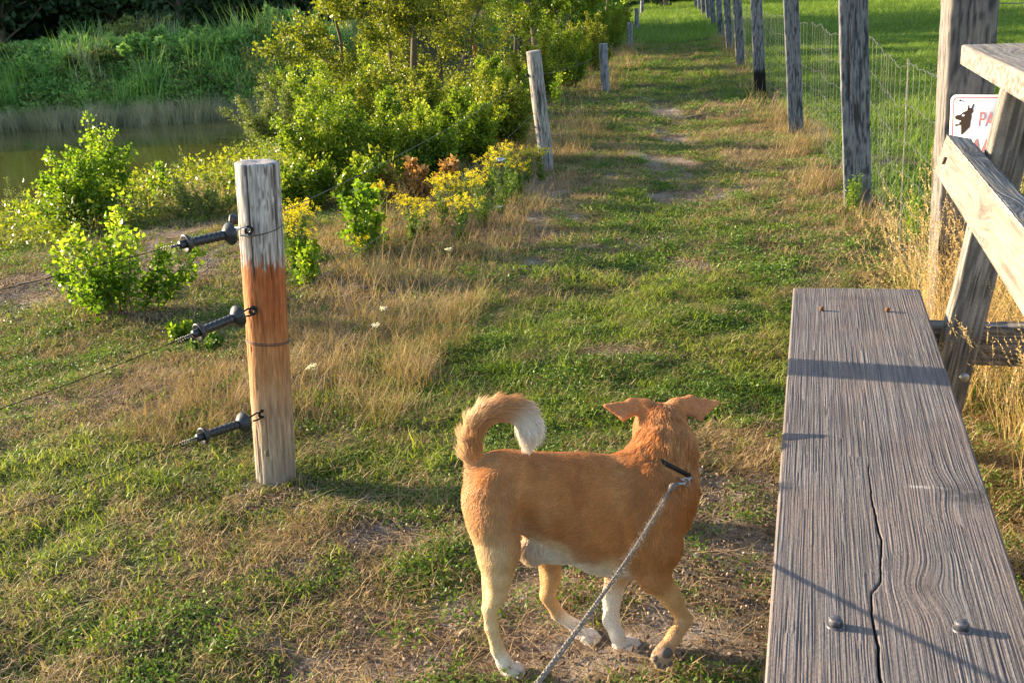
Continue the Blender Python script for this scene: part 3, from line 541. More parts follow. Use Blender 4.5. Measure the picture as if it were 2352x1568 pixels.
# strands between the left posts
for h_, nm in ((.80, 'upper'), (.50, 'middle'), (.22, 'lower')):
    a = Acc()
    for k in range(len(lefts)-1):
        (b0, a0, l0), (b1, a1, l1) = lefts[k], lefts[k+1]; p = b0+a0*l0*h_+np.array([-.06, .03, 0]); q = b1+a1*l1*min(h_, .85)+np.array([-.06, 0, 0]); t_ = np.linspace(0, 1, 12)[:, None]
        P = p*(1-t_)+q*t_; P[:, 2] -= .05*(4*t_*(1-t_))[:, 0]; tube(a, P, .0017, 4)
    o = a.build('fence_strand', M['darkwire']); tag(o, '%s thin dark wire strung along the round posts left of the path' % nm, 'wire', 'wires of the left fence')
o = thing('wire_tensioner', 'small blue grey wire tensioner among the yellow ragwort flowers', 'tensioner', ony(1150, 368, 9.)); c = np.array(o.location); a = Acc()
box(a, c, (1, 0, 0), (0, 1, 0), (0, 0, 1), .032, .012, .022, .004); a.build('frame', M['steel'], o); a = Acc(); lathe(a, c+(0, -.02, -.004), (0, 1, 0), [(0, .016), (.004, .019), (.03, .019), (.034, .016)], 14); a.build('drum', M['steel'], o, True)
# ------------------------------------------------------------------ right fence
RP = [((1970, 478), .098, .016), ((1829, 313), .080, .03), ((1747, 216), .085, .01), ((1701, 152), .085, .012), ((1676, 120), .082, 0), ((1656, 90), .085, .0), ((1640, 66), .09, 0), ((1628, 52), .10, 0), ((1617, 40), .11, 0), ((1608, 30), .12, 0), ((1600, 20), .13, 0)]
wd = ['broad dark cracked post with a green weed at its foot', 'dark cracked post with dry grass at its foot, behind the broad one', 'grey post with charred black foot, third of the right row', 'grey post in the right row, just beyond the one with the charred foot', 'fifth grey post of the right row, rather slim', 'sixth grey post of the right row', 'seventh grey post of the right row', 'eighth grey post of the right row', 'ninth grey post of the right row', 'tenth grey post of the right row, bluish with distance', 'farthest grey post of the right row before the dark trees']
rps = []
for k, ((X, Y), rd, ln_) in enumerate(RP):
    p = gp(X, Y); tp = p+np.array([-.05*1.7-.02, 0, 1.75])
    cf = col_grey((.045, .05, .06), (.17, .175, .19), (.36, .35, .345), .22 if k == 2 else 0) if k != 0 else col_grey((.04, .045, .055), (.15, .155, .17), (.42, .41, .40))
    o, ob, info = post('fence_post', wd[k], 'post', p, tp, rd, cf, 60+k, 'wooden posts of the right fence', nz=150 if k < 2 else (70 if k < 5 else 24), na=80 if k < 2 else (40 if k < 5 else 16), square=(rd*.8, rd, math.radians(-106)), crack=.010)
    rps.append(p)
sp_b = np.array([2.02, 4.75, float(H(2.02, 4.75))]); 
signpost, _, _ = post('sign_post', 'thick square post with sunlit side behind the white dog sign', 'post', sp_b, sp_b+np.array([-.02, 0, 1.95]), .105, col_grey((.05, .05, .055), (.17, .155, .145), (.36, .32, .275)), 90, None, nz=150, na=90, square=(.105, .098, math.radians(-102)), crack=.008)
# woven wire
pts = [sp_b+np.array([.0, .08, 0])]+[q+np.array([.10, 0, 0]) for q in rps]; pts = np.array(pts); cum = np.concatenate([[0], np.cumsum(np.linalg.norm(np.diff(pts[:, :2], axis=0), axis=1))])
def fpos(s, h): x = np.interp(s, cum, pts[:, 0]); y = np.interp(s, cum, pts[:, 1]); g = H(x, y); bow = .04*np.sin(s*2.1)+.008*np.sin(s*5.3); return np.stack([x+bow*.5, y, g+h], -1)
o = thing('wire_fence', 'woven wire mesh fence strung along the dark posts right of the path', 'fence', sp_b); smax = cum[8]
def htop(s): return 1.16+.03*np.sin(s*1.9+.6)-.04*np.exp(-((s-.9)/.5)**2)+.006*np.sin(s*9)
a = Acc(); hs = [0, .13, .27, .43, .60, .79, 1.0]
for k, f_ in enumerate(hs):
    s = np.concatenate([np.arange(0, 9, .05), np.arange(9, smax, .25)]); P = fpos(s, .04+(htop(s)-.04)*f_+.006*np.sin(s*(40+k)+k)); tube(a, P, .0021 if k in (0, 6) else .0016, 4)
a.build('line_wires', M['wire'], o)
a = Acc(); s0 = .12; r = np.random.default_rng(5)
while s0 < smax:
    hv = np.linspace(0, 1, 14); ht = float(htop(s0)); P = fpos(np.full(14, s0)+.012*np.sin(hv*9+s0*3)+r.normal(0, .004, 14), .04+(ht-.04)*hv); tube(a, P, .0013, 3, False)
    s0 += .19 if s0 < 14 else .28
a.build('stay_wires', M['wire'], o)
a = Acc()
for q in range(5):
    hv = np.linspace(0, 1, 22); P = fpos(np.full(22, 1.62)+.018*np.sin(hv*(11+q*2)+q), .0+1.17*hv); P[:, 1] += .012*np.cos(hv*13+q*2); tube(a, P, .0012, 4, False)
a.build('twisted_stay', M['wire'], o)
o = None; a = Acc(); s = np.linspace(0, cum[6], 160); P = fpos(s, 1.33+.01*np.sin(s*3)); tube(a, P, .0016, 4); P2 = P+np.stack([0*s, np.cos(s*60)*.002, np.sin(s*60)*.002], 1); tube(a, P2, .0012, 3); 
for q in range(40):
    p = fpos(np.array([.25+q*.5]), 1.33)[0]; 
a = Acc(); P = np.array([sp_b+(.08, 0, 1.50), sp_b+(1.2, .3, 1.44), sp_b+(3.4, .8, 1.43), sp_b+(6.5, 1.7, 1.46)]); t_ = np.linspace(0, 3, 60); P = np.stack([np.interp(t_, range(4), P[:, q]) for q in range(3)], 1); P[:, 2] += .004*np.sin(t_*60); tube(a, P, .0022, 5)
for q in range(0, 60, 4): tube(a, [P[q]+(0, 0, .02), P[q]-(0, 0, .02)], .0014, 4)
tag(a.build('barbed_wire', M['wire']), 'single barbed wire running right from the thick square post', 'wire')
# ------------------------------------------------------------------ warning sign
t = NT('white_enamel'); t.col((.82, .80, .80), .35, .5); M['enamel'] = t.m; M['signred'] = plain('faded_red_paint', (.46, .17, .18), .5, .4, 0, 300, .15); M['signblack'] = plain('brown_black_paint', (.030, .016, .012), .5, .4, 0, 300, .2)
so_ = ony(2184.5, 218, 4.46); sx_ = np.array([.80, -.60, 0]); syv = np.array([-.02, 0, 1.]); syv /= np.linalg.norm(syv); sn = np.cross(sx_, syv); sn /= np.linalg.norm(sn)   # normal towards camera-left
SW, SH = .36, .30
sign = thing('warning_sign', 'white enamel sign with red border, dog head and red letters PAS', 'sign', so_)
def sp2(u, v, d=0.): return so_+sx_*u-syv*v+sn*d
def poly(acc, pts, d, th=.0012):
    n = len(pts); V = [sp2(u, v, d) for u, v in pts]+[sp2(u, v, d+th) for u, v in pts]; j = np.arange(n); acc.add(V, [np.stack([j, (j+1) % n, n+(j+1) % n, n+j], 1), (n+j)[None], j[None, ::-1]])
def rr(x0, y0, x1, y1, r, n=6):
    out = []
    for cx, cy, a0 in ((x1-r, y0+r, -90), (x1-r, y1-r, 0), (x0+r, y1-r, 90), (x0+r, y0+r, 180)):
        for q in range(n+1): an = R(a0+90*q/n); out.append((cx+r*math.cos(an), cy+r*math.sin(an)))
    return out
a = Acc(); poly(a, rr(0, 0, SW, SH, .022), -.003, .003); a.build('plate', M['enamel'], sign)
a = Acc(); O = rr(.008, .008, SW-.008, SH-.008, .018); I = rr(.0125, .0125, SW-.0125, SH-.0125, .0155); n = len(O); V = [sp2(u, v, .0008) for u, v in O]+[sp2(u, v, .0008) for u, v in I]; j = np.arange(n); a.add(V, np.stack([j, (j+1) % n, n+(j+1) % n, n+j], 1)); a.build('border', M['signred'], sign)
def tri_fill(acc, pts, d):   # concave outline filled through Blender's tessellator
    from mathutils.geometry import tessellate_polygon
    tr_ = tessellate_polygon([[Vector((u, v, 0)) for u, v in pts]]); V = [sp2(u, v, d) for u, v in pts]; acc.add(V, np.array([list(q) for q in tr_]))
# dog head in profile, facing left (crop pixels of the photograph scaled to the plate)
dogp = [(262, 935), (300, 922), (330, 888), (352, 880), (360, 820), (366, 812), (368, 852), (386, 850), (398, 808), (408, 805), (398, 862), (402, 892), (388, 915), (390, 950), (384, 1000), (380, 1055), (350, 1100), (316, 1148), (312, 1040), (300, 1040), (284, 1046), (262, 1052), (270, 1022), (300, 1005), (312, 990), (296, 986), (276, 982), (262, 962)]
a = Acc(); tri_fill(a, [((x-225)*.00050, (y-712)*.00037) for x, y in dogp], .0012); a.build('dog_head_emblem', M['signblack'], sign)
a = Acc(); poly(a, [(.0525+.006*math.cos(q), .0815+.0045*math.sin(q)) for q in np.linspace(0, 2*PI, 14, endpoint=False)], .0016, .0004); a.build('emblem_eye', M['enamel'], sign); a = Acc(); poly(a, [(.033+.007*math.cos(q), .1145+.003*math.sin(q)) for q in np.linspace(0, 2*PI, 12, endpoint=False)], .0016, .0004); a.build('emblem_mouth', M['enamel'], sign)
def text(s, u, v, size, name, sx=1.):
    cu = bpy.data.curves.new(name, 'FONT'); cu.body = s; cu.size = size; cu.extrude = .0004; cu.shear = .12; tm = bpy.data.objects.new(name, cu); link(tm); bpy.context.view_layer.update(); me = bpy.data.meshes.new_from_object(tm); bpy.data.objects.remove(tm); ob = bpy.data.objects.new(name, me); link(ob, sign); p = sp2(u, v, .0010)-np.array(sign.location)
    X = sx_*sx; ob.matrix_local = Matrix(((X[0], syv[0], sn[0], p[0]), (X[1], syv[1], sn[1], p[1]), (X[2], syv[2], sn[2], p[2]), (0, 0, 0, 1))); me.materials.clear(); me.materials.append(M['signred']); return ob
text('PAS OP', .106, .125, .086, 'lettering', .62); text('WAAKHOND', .020, .240, .098, 'lettering', .60)
for u, v in ((.035, .022), (.21, .022)): a = Acc(); ell(a, sp2(u, v, .001), (.005, .005, .005), None, 8); a.build('screw', M['wire'], sign, True)
# ------------------------------------------------------------------ bench
FA = np.array([1.033, 3.815, 0]); BA = np.array([-.2741, -.9617, 0]); BP = np.array([.9617, -.2741, 0])   # s towards the camera, t across
def bp(s, t_, z): return FA+BA*s+BP*t_+ZU*z
bench = thing('timber_bench', 'heavy weathered grey timber bench with thick plank seat and slatted back', 'bench', bp(1.2, .3, 0))
def board(name, s0, s1, t0, t1, z0, z1, th, du, dv, knots, seed, crack=None, amp=.0022, parent=None, light=(.50, .46, .42), mid=(.30, .27, .25), dark=(.10, .09, .085), stain=None, wav=0., endjit=.004, freq=215, warm=(.36, .27, .19)):
    """plank with grain ridges as real relief: face point(u across, v along) = p0 + across*u + BA*v"""
    A0 = BP*(t1-t0)+ZU*(z1-z0); W_ = np.linalg.norm(A0); A0 /= W_; NR = np.cross(A0, BA); NR /= np.linalg.norm(NR)
    if NR[2] < 0 and abs(NR[2]) > .3: NR = -NR
    if abs(NR[2]) <= .3 and NR@BP > 0: NR = -NR
    us = np.arange(0, W_+du*.5, du); us = us/us[-1]*W_; vs = np.linspace(0, s1-s0, int((s1-s0)/dv)+1); U, V = np.meshgrid(us, vs); o_ = bp(s0, t0, z0)
    ph = U+.010*(fbm(U*5, V*.8, s=seed)-.5)+.0022*(fbm(U*30, V*7, s=seed+8)-.5)+wav*.01*np.sin(V*5+seed)
    for (ku, kv, ra, rb, am) in knots: ph = ph+am*np.exp(-((U-ku)/ra)**2-((V-kv)/rb)**2)
    f1 = fbm(ph*freq, V*2.6, o=2, s=seed+1)*.7+fbm(ph*freq*.33, V*4, o=2, s=seed+21)*.3; f2 = fbm(ph*freq*2.6, V*7, o=2, s=seed+2); f3 = fbm(U*12, V*5, o=3, s=seed+3)
    hgt = (f1-.5)*amp*1.5+(f2-.5)*amp*.7; crk = np.zeros_like(U)
    if crack is not None:
        cv = np.array([c[1] for c in crack]); cu = np.array([c[0] for c in crack]); x = np.interp(V, cv, cu)+.0015*(vn(V*60, V*0, s=3)-.5)+.004*(vn(V*14, V*0, s=4)-.5); wdt = np.interp(V, cv, np.array([c[2] for c in crack]))
        crk = np.exp(-((U-x)/np.maximum(wdt, 1e-4))**2)*(wdt > .0004)
        hgt = hgt-crk*.014
    fc = sm(.66, .75, f1)*.8*(sm(.45, .6, vn(V*9, U*30, s=seed+9))); hgt = hgt-fc*amp*1.0
    edge = np.minimum(np.minimum(U, W_-U), np.minimum(V, vs[-1]-V)); rnd = np.clip(1-edge/.006, 0, 1)**2*.005+ .0*edge; hgt = hgt-rnd
    C = lerp(dark, mid, sm(.25, .50, f1*.6+f2*.4)); C = lerp(C, light, sm(.45, .72, f1*.5+f2*.5)); C = lerp(C, warm, sm(.45, .75, f3)*.45); C = lerp(C, np.asarray(dark)*.9, sm(.58, .72, fbm(U*4+3, V*3, s=seed+12))*.30)
    C = lerp(C, (.015, .012, .011), np.clip(crk*1.2+fc*.5, 0, 1))
    for (ku, kv, ra, rb, am) in knots: C = lerp(C, np.asarray(dark)*.8, .55*np.exp(-((U-ku)/(ra*.45))**2-((V-kv)/(rb*.35))**2))
    if stain: 
        for (ku, kv, ra, rb, am) in stain: C = lerp(C, (.05, .05, .05) if am > 0 else (.65, .62, .58), abs(am)*np.exp(-((U-ku)/ra)**2-((V-kv)/rb)**2)*sm(.3, .6, fbm(U*60, V*50, s=9)))
    top = o_+A0*U[..., None]+BA*V[..., None]+NR*hgt[..., None]; nu = len(us); nv = len(vs); acc = Acc(); i = np.arange(nv-1)[:, None]*nu; j = np.arange(nu-1)[None]
    acc.add(top.reshape(-1, 3), np.stack([i+j, i+j+1, i+nu+j+1, i+nu+j], -1).reshape(-1, 4)); cols = [C.reshape(-1, 3)]
    per = np.concatenate([np.arange(nu), np.arange(1, nv)*nu+nu-1, (nv-1)*nu+np.arange(nu-2, -1, -1), np.arange(nv-2, 0, -1)*nu]); ring = top.reshape(-1, 3)[per]; m = len(per); j = np.arange(m); jn = (j+1) % m
    lv = [ring]; cc = [C.reshape(-1, 3)[per]*1.1]; cen = ring.mean(0)
    for d_ in np.linspace(.12, 1, 7): 
        rg = ring-NR*((ring-o_)@NR)[:, None]-NR*th*d_+NR*0; q = (fbm(ring[:, 0]*70, ring[:, 1]*70, d_*th*220, o=2, s=seed+5)-.5); out = (ring-cen); out -= NR*(out@NR)[:, None]; out /= np.linalg.norm(out, axis=1, keepdims=True); lv.append(rg+out*(q*.0015)[:, None]-out*(.004 if d_ > .95 else 0)); cc.append(lerp(dark, light, sm(.3, .7, q+.5)))
    acc2V = np.concatenate(lv); fs = [np.stack([k*m+j, k*m+jn, (k+1)*m+jn, (k+1)*m+j], 1) for k in range(7)]; acc.add(acc2V, [np.concatenate(fs)]); cols.append(np.concatenate(cc))
    c4 = [o_-NR*th*.995, o_+A0*W_-NR*th*.995, o_+A0*W_+BA*vs[-1]-NR*th*.995, o_+BA*vs[-1]-NR*th*.995]; acc.add(np.array(c4), np.array([[0, 1, 2, 3]])); cols.append(np.tile(mid, (4, 1)))
    return acc.build(name, M['boardc'], parent if parent is not None else bench, False, np.concatenate(cols))
def uvseat(X, Y):
    p = onz(X, Y, .58)-FA; return p@BP, p@BA
k1 = uvseat(2120, 1350); k2 = uvseat(2150, 1120); 
cp = [(470, 690, 0), (472, 740, .0012), (480, 870, .0026), (505, 960, .003), (518, 1020, .0032), (515, 1180, .002), (483, 1225, .0024), (487, 1300, .003), (500, 1400, .0036), (520, 1568, .0042)]
crk = [];
for cx, cy, wq in cp:
    u_, v_ = uvseat((2200+cx*.7752)*.77778, (800+cy*.7752)*.77778); crk.append((u_, v_, wq*.48))
crk = [(crk[0][0], -1, 0)]+crk+[(crk[-1][0]+.01, 2.7, .004)]
board('seat_plank', 0, 2.52, 0, .434, .58, .58, .06, .00105, .0055, [(k1[0], k1[1], .05, .07, .022), (k2[0]+.03, k2[1], .05, .07, -.012)], 31, crk, .0015, stain=[(k2[0]+.07, k2[1]+.03, .06, .05, .8), (k2[0]-.02, k2[1], .028, .006, -.9), (.2, .13, .1, .05, .4)], light=(.235, .215, .21), mid=(.128, .115, .113), dark=(.088, .076, .076), freq=520, warm=(.20, .155, .135))
board('lower_back_board', .02, 2.5, .455, .487, .998, 1.12, .078, .0045, .012, [(.06, 1.0, .05, .12, .04)], 41, None, .0014, light=(.27, .245, .215), mid=(.19, .168, .142), dark=(.11, .09, .075), freq=220)
board('back_cap_plank', .0, 2.5, .520, .80, 1.410, 1.406, .062, .004, .012, [(.1, .5, .05, .15, .05)], 43, None, .0018, light=(.30, .275, .245), mid=(.21, .19, .17), dark=(.12, .105, .09))
# top of the lower back board gets its own relief strip
board('lower_back_board_top', .021, 2.499, .4885, .562, 1.1225, 1.1065, .004, .002, .008, [(.05, .42, .03, .07, .05), (.03, 1.2, .03, .1, -.04)], 45, None, .0016, light=(.42, .40, .38), mid=(.26, .25, .24), dark=(.09, .085, .085))
wcol = lambda V_, s_: lerp((.16, .14, .125), (.40, .36, .31), sm(.3, .7, fbm(V_[:, 0]*60, V_[:, 1]*60, V_[:, 2]*5, s=s_)))
def beam(name, P0, P1, hx, hy, xdir, seed, parent=None, n=50):
    """sawn beam with vertical checks; xdir is the direction of the hx side"""
    P0 = np.asarray(P0, float); P1 = np.asarray(P1, float); ax = P1-P0; L = np.linalg.norm(ax); ax /= L; ux = xdir-ax*(xdir@ax); ux /= np.linalg.norm(ux); uy = np.cross(ax, ux)
    na = 72; a_ = np.linspace(0, 2*PI, na, endpoint=False); ca = np.cos(a_); sa = np.sin(a_); k = 1/np.maximum(np.abs(ca)/hx, np.abs(sa)/hy); k = np.minimum(k, math.hypot(hx, hy)*.97); px = ca*k; py = sa*k
    z = np.linspace(0, L, n); PX = np.tile(px, (n, 1)); PY = np.tile(py, (n, 1)); Z = np.tile(z[:, None], (1, na)); f1 = fbm(PX*90, PY*90, Z*4, 3, seed); f2 = fbm(PX*220, PY*220, Z*10, 2, seed+1)
    s_ = 1-(sm(.60, .70, f1)*.006+(f2-.5)*.003)/max(hx, hy); V = P0+ax*Z[..., None]+ux*(PX*s_)[..., None]+uy*(PY*s_)[..., None]; i = np.arange(n-1)[:, None]*na; j = np.arange(na)[None]
    acc = Acc(); acc.add(V.reshape(-1, 3), [np.stack([i+j, i+(j+1) % na, i+na+(j+1) % na, i+na+j], -1).reshape(-1, 4), np.arange(na)[None, ::-1], (np.arange(na)+(n-1)*na)[None]])
    C = lerp((.11, .10, .095), (.32, .29, .255), sm(.35, .65, f2*.5+f1*.5)); C = lerp(C, (.03, .025, .022), sm(.58, .68, f1)*.8); return acc.build(name, M['boardc'], parent or bench, False, C.reshape(-1, 3))
for se in (.19, 2.18):
    beam('cross_beam', bp(se, .04, .445), bp(se, 1.45, .445), .038, .068, BA, 50+int(se))
    upr = beam('upright', bp(se+.095, .52-.03, .18), bp(se+.095, .675, 1.345), .055, .05, BP, 52+int(se))
    for tt_ in (.12, 1.02): beam('leg', bp(se-.095, tt_, -.25), bp(se-.095, tt_, .50), .055, .05, BP, 57+int(tt_*3))
    a = Acc(); c = bp(se+.15, .555, .37); lathe(a, c-BA*.012, BA, [(0, .004), (.001, .019), (.007, .017), (.011, .010), (.012, .003)], 14); a.build('coach_bolt', M['steel'], bench, True)
for s_, t_ in ((2.234, .112), (2.21, .318), (.297, .098), (.297, .308)):
    nr = s_ > 1; a = Acc(); c = bp(s_, t_, .580); rr_ = .0125 if nr else .008
    if nr: lathe(a, c, ZU, [(-.01, .015), (.0022, .0155), (.0028, .013)], 16)
    lathe(a, c+ZU*.002, ZU, [(0, rr_), (.012 if nr else .010, rr_), (.0145 if nr else .012, rr_*.86)], 6); a.build('bolt', M['bolt' if nr else 'rust'], bench)
a = Acc(); ell(a, bp(.3, .60+.1, 1.411), (.006, .006, .004)); a.build('bolt', M['wire'], bench, True)
a = Acc(); box(a, bp(.20, .466, 1.062), BA, np.array([.28, -.08, 1.]), BP, .006, .011, .004, .001); a.build('nail_hole', M['signblack'], bench)
# ------------------------------------------------------------------ the dog: one continuous surface from a smooth union of tapered limbs, then a coat of hair
class SDF:
    def __init__(s, lo, hi, h):
        s.lo = np.array(lo); s.h = h; s.n = np.ceil((np.array(hi)-s.lo)/h).astype(int); s.f = np.full(s.n, .09, np.float32); s.pr = []
        s.ax = [s.lo[k]+h*np.arange(s.n[k]) for k in range(3)]
    def _ap(s, fn, lo, hi, k):
        m = .045+k; i0 = np.clip(((lo-m-s.lo)/s.h).astype(int), 0, s.n); i1 = np.clip(((hi+m-s.lo)/s.h).astype(int)+1, 0, s.n)
        sl = tuple(slice(a, b) for a, b in zip(i0, i1)); X = np.stack(np.meshgrid(*[s.ax[q][sl[q]] for q in range(3)], indexing='ij'), -1); d = fn(X); f = s.f[sl]
        hh = np.maximum(k-np.abs(f-d), 0)/k; s.f[sl] = np.minimum(f, d)-hh*hh*k*.25
    def cone(s, a, b, r0, r1, k=.02, flow=None, reg='body'):
        a = np.asarray(a, float); b = np.asarray(b, float); ab = b-a; L2 = ab@ab
        def fn(X):
            t_ = np.clip(((X-a)@ab)/L2, 0, 1); return np.linalg.norm(X-a-t_[..., None]*ab, axis=-1)-(r0+(r1-r0)*t_)
        s._ap(fn, np.minimum(a, b)-max(r0, r1), np.maximum(a, b)+max(r0, r1), k); fl = ab/math.sqrt(L2) if flow is None else np.asarray(flow, float)
        s.pr.append((fn, fl/np.linalg.norm(fl), reg))
    def ell(s, c, r, ax, k=.03, flow=(-1, 0, -.2), reg='body'):
        c = np.asarray(c, float); A = np.array(ax); r = np.array(r, float)
        def fn(X):
            q = (X-c)@A.T; k0 = np.linalg.norm(q/r, axis=-1); k1 = np.linalg.norm(q/(r*r), axis=-1)+1e-9; return k0*(k0-1)/k1
        m = r.max(); s._ap(fn, c-m, c+m, k); fl = np.asarray(flow, float); s.pr.append((fn, fl/np.linalg.norm(fl), reg))
    def trig(s, a, b, c, r, k=.01, flow=None, reg='ear'):
        a, b, c = [np.asarray(q, float) for q in (a, b, c)]; nn = np.cross(b-a, a-c)
        def fn(X):
            ba, cb, ac = b-a, c-b, a-c; pa, pb, pc = X-a, X-b, X-c; d2 = lambda v: (v*v).sum(-1)
            sg = np.sign(pa@np.cross(ba, nn))+np.sign(pb@np.cross(cb, nn))+np.sign(pc@np.cross(ac, nn))
            e = np.minimum(np.minimum(d2(ba*np.clip(pa@ba/(ba@ba), 0, 1)[..., None]-pa), d2(cb*np.clip(pb@cb/(cb@cb), 0, 1)[..., None]-pb)), d2(ac*np.clip(pc@ac/(ac@ac), 0, 1)[..., None]-pc))
            return np.sqrt(np.where(sg < 2, e, (pa@nn)**2/(nn@nn)))-r
        P = np.array([a, b, c]); s._ap(fn, P.min(0)-r, P.max(0)+r, k); s.pr.append((fn, np.asarray(flow)/np.linalg.norm(flow), reg))
    def carve(s, c, r, ax, k=.02):
        c = np.asarray(c, float); A = np.array(ax); r = np.array(r, float); m = r.max()+.03; i0 = np.clip(((c-m-s.lo)/s.h).astype(int), 0, s.n); i1 = np.clip(((c+m-s.lo)/s.h).astype(int)+1, 0, s.n)
        sl = tuple(slice(a, b) for a, b in zip(i0, i1)); X = np.stack(np.meshgrid(*[s.ax[q][sl[q]] for q in range(3)], indexing='ij'), -1); q = (X-c)@A.T; k0 = np.linalg.norm(q/r, axis=-1); k1 = np.linalg.norm(q/(r*r), axis=-1)+1e-9
        d = -k0*(k0-1)/k1; f = s.f[sl]; hh = np.maximum(k-np.abs(f-d), 0)/k; s.f[sl] = np.maximum(f, d)+hh*hh*k*.25
    def surf(s):
        f = s.f; inside = f < 0; n = f.shape; c = np.zeros((n[0]-1, n[1]-1, n[2]-1), int)
        for a in (0, 1):
            for b in (0, 1):
                for d in (0, 1): c += inside[a:n[0]-1+a, b:n[1]-1+b, d:n[2]-1+d]
        act = (c > 0) & (c < 8); idx = -np.ones(act.shape, int); ii = np.argwhere(act); idx[act] = np.arange(len(ii)); sm_ = np.zeros((len(ii), 3)); w_ = np.zeros(len(ii))
        E_ = [((0, 0, 0), (1, 0, 0)), ((0, 1, 0), (1, 1, 0)), ((0, 0, 1), (1, 0, 1)), ((0, 1, 1), (1, 1, 1)), ((0, 0, 0), (0, 1, 0)), ((1, 0, 0), (1, 1, 0)), ((0, 0, 1), (0, 1, 1)), ((1, 0, 1), (1, 1, 1)), ((0, 0, 0), (0, 0, 1)), ((1, 0, 0), (1, 0, 1)), ((0, 1, 0), (0, 1, 1)), ((1, 1, 0), (1, 1, 1))]
        for e0, e1 in E_:
            e0 = np.array(e0); e1 = np.array(e1); f0 = f[tuple((ii+e0).T)]; f1 = f[tuple((ii+e1).T)]; x = (f0 < 0) != (f1 < 0); t_ = np.where(x, f0/(f0-f1+1e-12), 0)[:, None]; sm_ += np.where(x[:, None], e0+(e1-e0)*t_, 0); w_ += x
        V = s.lo+s.h*(ii+sm_/w_[:, None]); Q = []
        for a in range(3):
            b, d = (a+1) % 3, (a+2) % 3; s0 = [slice(None)]*3; s1 = [slice(None)]*3; s0[a] = slice(0, -1); s1[a] = slice(1, None)
            ch = inside[tuple(s0)] != inside[tuple(s1)]; p = np.argwhere(ch); p = p[(p[:, b] > 0) & (p[:, d] > 0) & (p[:, b] < n[b]-1) & (p[:, d] < n[d]-1)]
            eb = np.eye(3, dtype=int)[b]; ed = np.eye(3, dtype=int)[d]; q = np.stack([idx[tuple((p-eb-ed).T)], idx[tuple((p-ed).T)], idx[tuple(p.T)], idx[tuple((p-eb).T)]], 1); fl = inside[tuple(p.T)]; q[~fl] = q[~fl][:, ::-1]; Q.append(q)
        return V, np.concatenate(Q)
    def grad(s, V):
        g = np.gradient(s.f, s.h); i = (V-s.lo)/s.h; i0 = np.clip(i.astype(int), 0, s.n-2); t_ = i-i0; out = np.zeros_like(V)
        for a in (0, 1):
            for b in (0, 1):
                for d in (0, 1):
                    w_ = (t_[:, 0] if a else 1-t_[:, 0])*(t_[:, 1] if b else 1-t_[:, 1])*(t_[:, 2] if d else 1-t_[:, 2])
                    for q in range(3): out[:, q] += w_*g[q][i0[:, 0]+a, i0[:, 1]+b, i0[:, 2]+d]
        return out/np.linalg.norm(out, axis=1, keepdims=True)
DM = 2.43; TH = R(7); dh = np.array([math.cos(TH), math.sin(TH), 0]); dl = np.array([-math.sin(TH), math.cos(TH), 0]); DA = [dh, dl, ZU]
def D(X, Y, y=DM): return ony(X, Y, y)
S = SDF((-.30, 2.10, -.02), (.62, 2.80, .82), .0058)
bk = (-1, -.1, -.28)
# trunk
S.ell(D(1140, 1126, 2.42), (.078, .068, .088), DA, .05, (-.9, 0, -.5)); S.ell(D(1210, 1128, 2.42), (.11, .068, .086), DA, .05, bk)
S.ell(D(1300, 1152, 2.43), (.13, .082, .110), DA, .05, bk); S.ell(D(1395, 1192, 2.44), (.13, .092, .148), DA, .05, bk); S.ell(D(1468, 1202, 2.45), (.10, .086, .146), DA, .05, bk)
S.ell(D(1524, 1150, 2.45), (.050, .068, .095), DA, .05, (-.2, 0, -1)); S.cone(D(1455, 1092, 2.455), D(1330, 1092, 2.435), .040, .035, .05, bk, 'back'); S.cone(D(1330, 1095, 2.435), D(1160, 1090, 2.42), .036, .042, .05, bk, 'back')
# neck and head (the head looks up the path)
nk0 = D(1490, 1110, 2.455); nk1 = D(1525, 1035, 2.50); nk2 = D(1520, 985, 2.535)
S.cone(nk1, nk0, .072, .085, .05, None, 'neck'); S.cone(nk2, nk1, .056, .070, .035, None, 'neck'); S.cone(D(1550, 1115, 2.455), D(1540, 1165, 2.45), .048, .044, .05, (.2, 0, -1), 'neck')
hc = D(1515, 972, 2.565); hf = np.array([.22, .95, -.22]); hf /= np.linalg.norm(hf); hr = np.cross(hf, ZU); hr /= np.linalg.norm(hr); hu = np.cross(hr, hf); HA = [hr, hf, hu]; bf = -hf
S.ell(hc, (.050, .064, .046), HA, .03, bf, 'head'); S.ell(hc+hf*.035-hu*.014, (.047, .05, .042), HA, .03, bf, 'head')
S.cone(hc+hf*.07-hu*.022, hc+hf*.138-hu*.036, .033, .023, .025, bf, 'muzzle'); S.cone(hc+hf*.06-hu*.045, hc+hf*.118-hu*.054, .022, .014, .015, bf, 'muzzle'); S.ell(hc+hf*.158-hu*.030, (.013, .010, .010), HA, .006, bf, 'nose')
for q in (-1, 1): S.ell(hc+hr*q*.034-hf*.005-hu*.018, (.026, .04, .034), HA, .025, bf, 'head')
# ears
def ear(tip, low, top, base, base2, fl):
    S.cone(base, (base+top)/2, .017, .012, .015, fl, 'ear'); S.cone(base, base2, .018, .016, .02, fl, 'head'); S.trig(tip, low, top, .0052, .005, fl, 'ear'); S.trig(low, top, base, .0058, .010, fl, 'ear'); S.trig(top, base, base2, .0075, .012, fl, 'ear')
ear(D(1389, 931, 2.55), D(1432, 960, 2.53), D(1450, 922, 2.565), D(1480, 936, 2.56), D(1482, 955, 2.555), (-1, 0, -.1))
ear(D(1650, 924, 2.56), D(1607, 960, 2.535), D(1586, 915, 2.575), D(1553, 934, 2.57), D(1556, 954, 2.56), (1, 0, -.05))
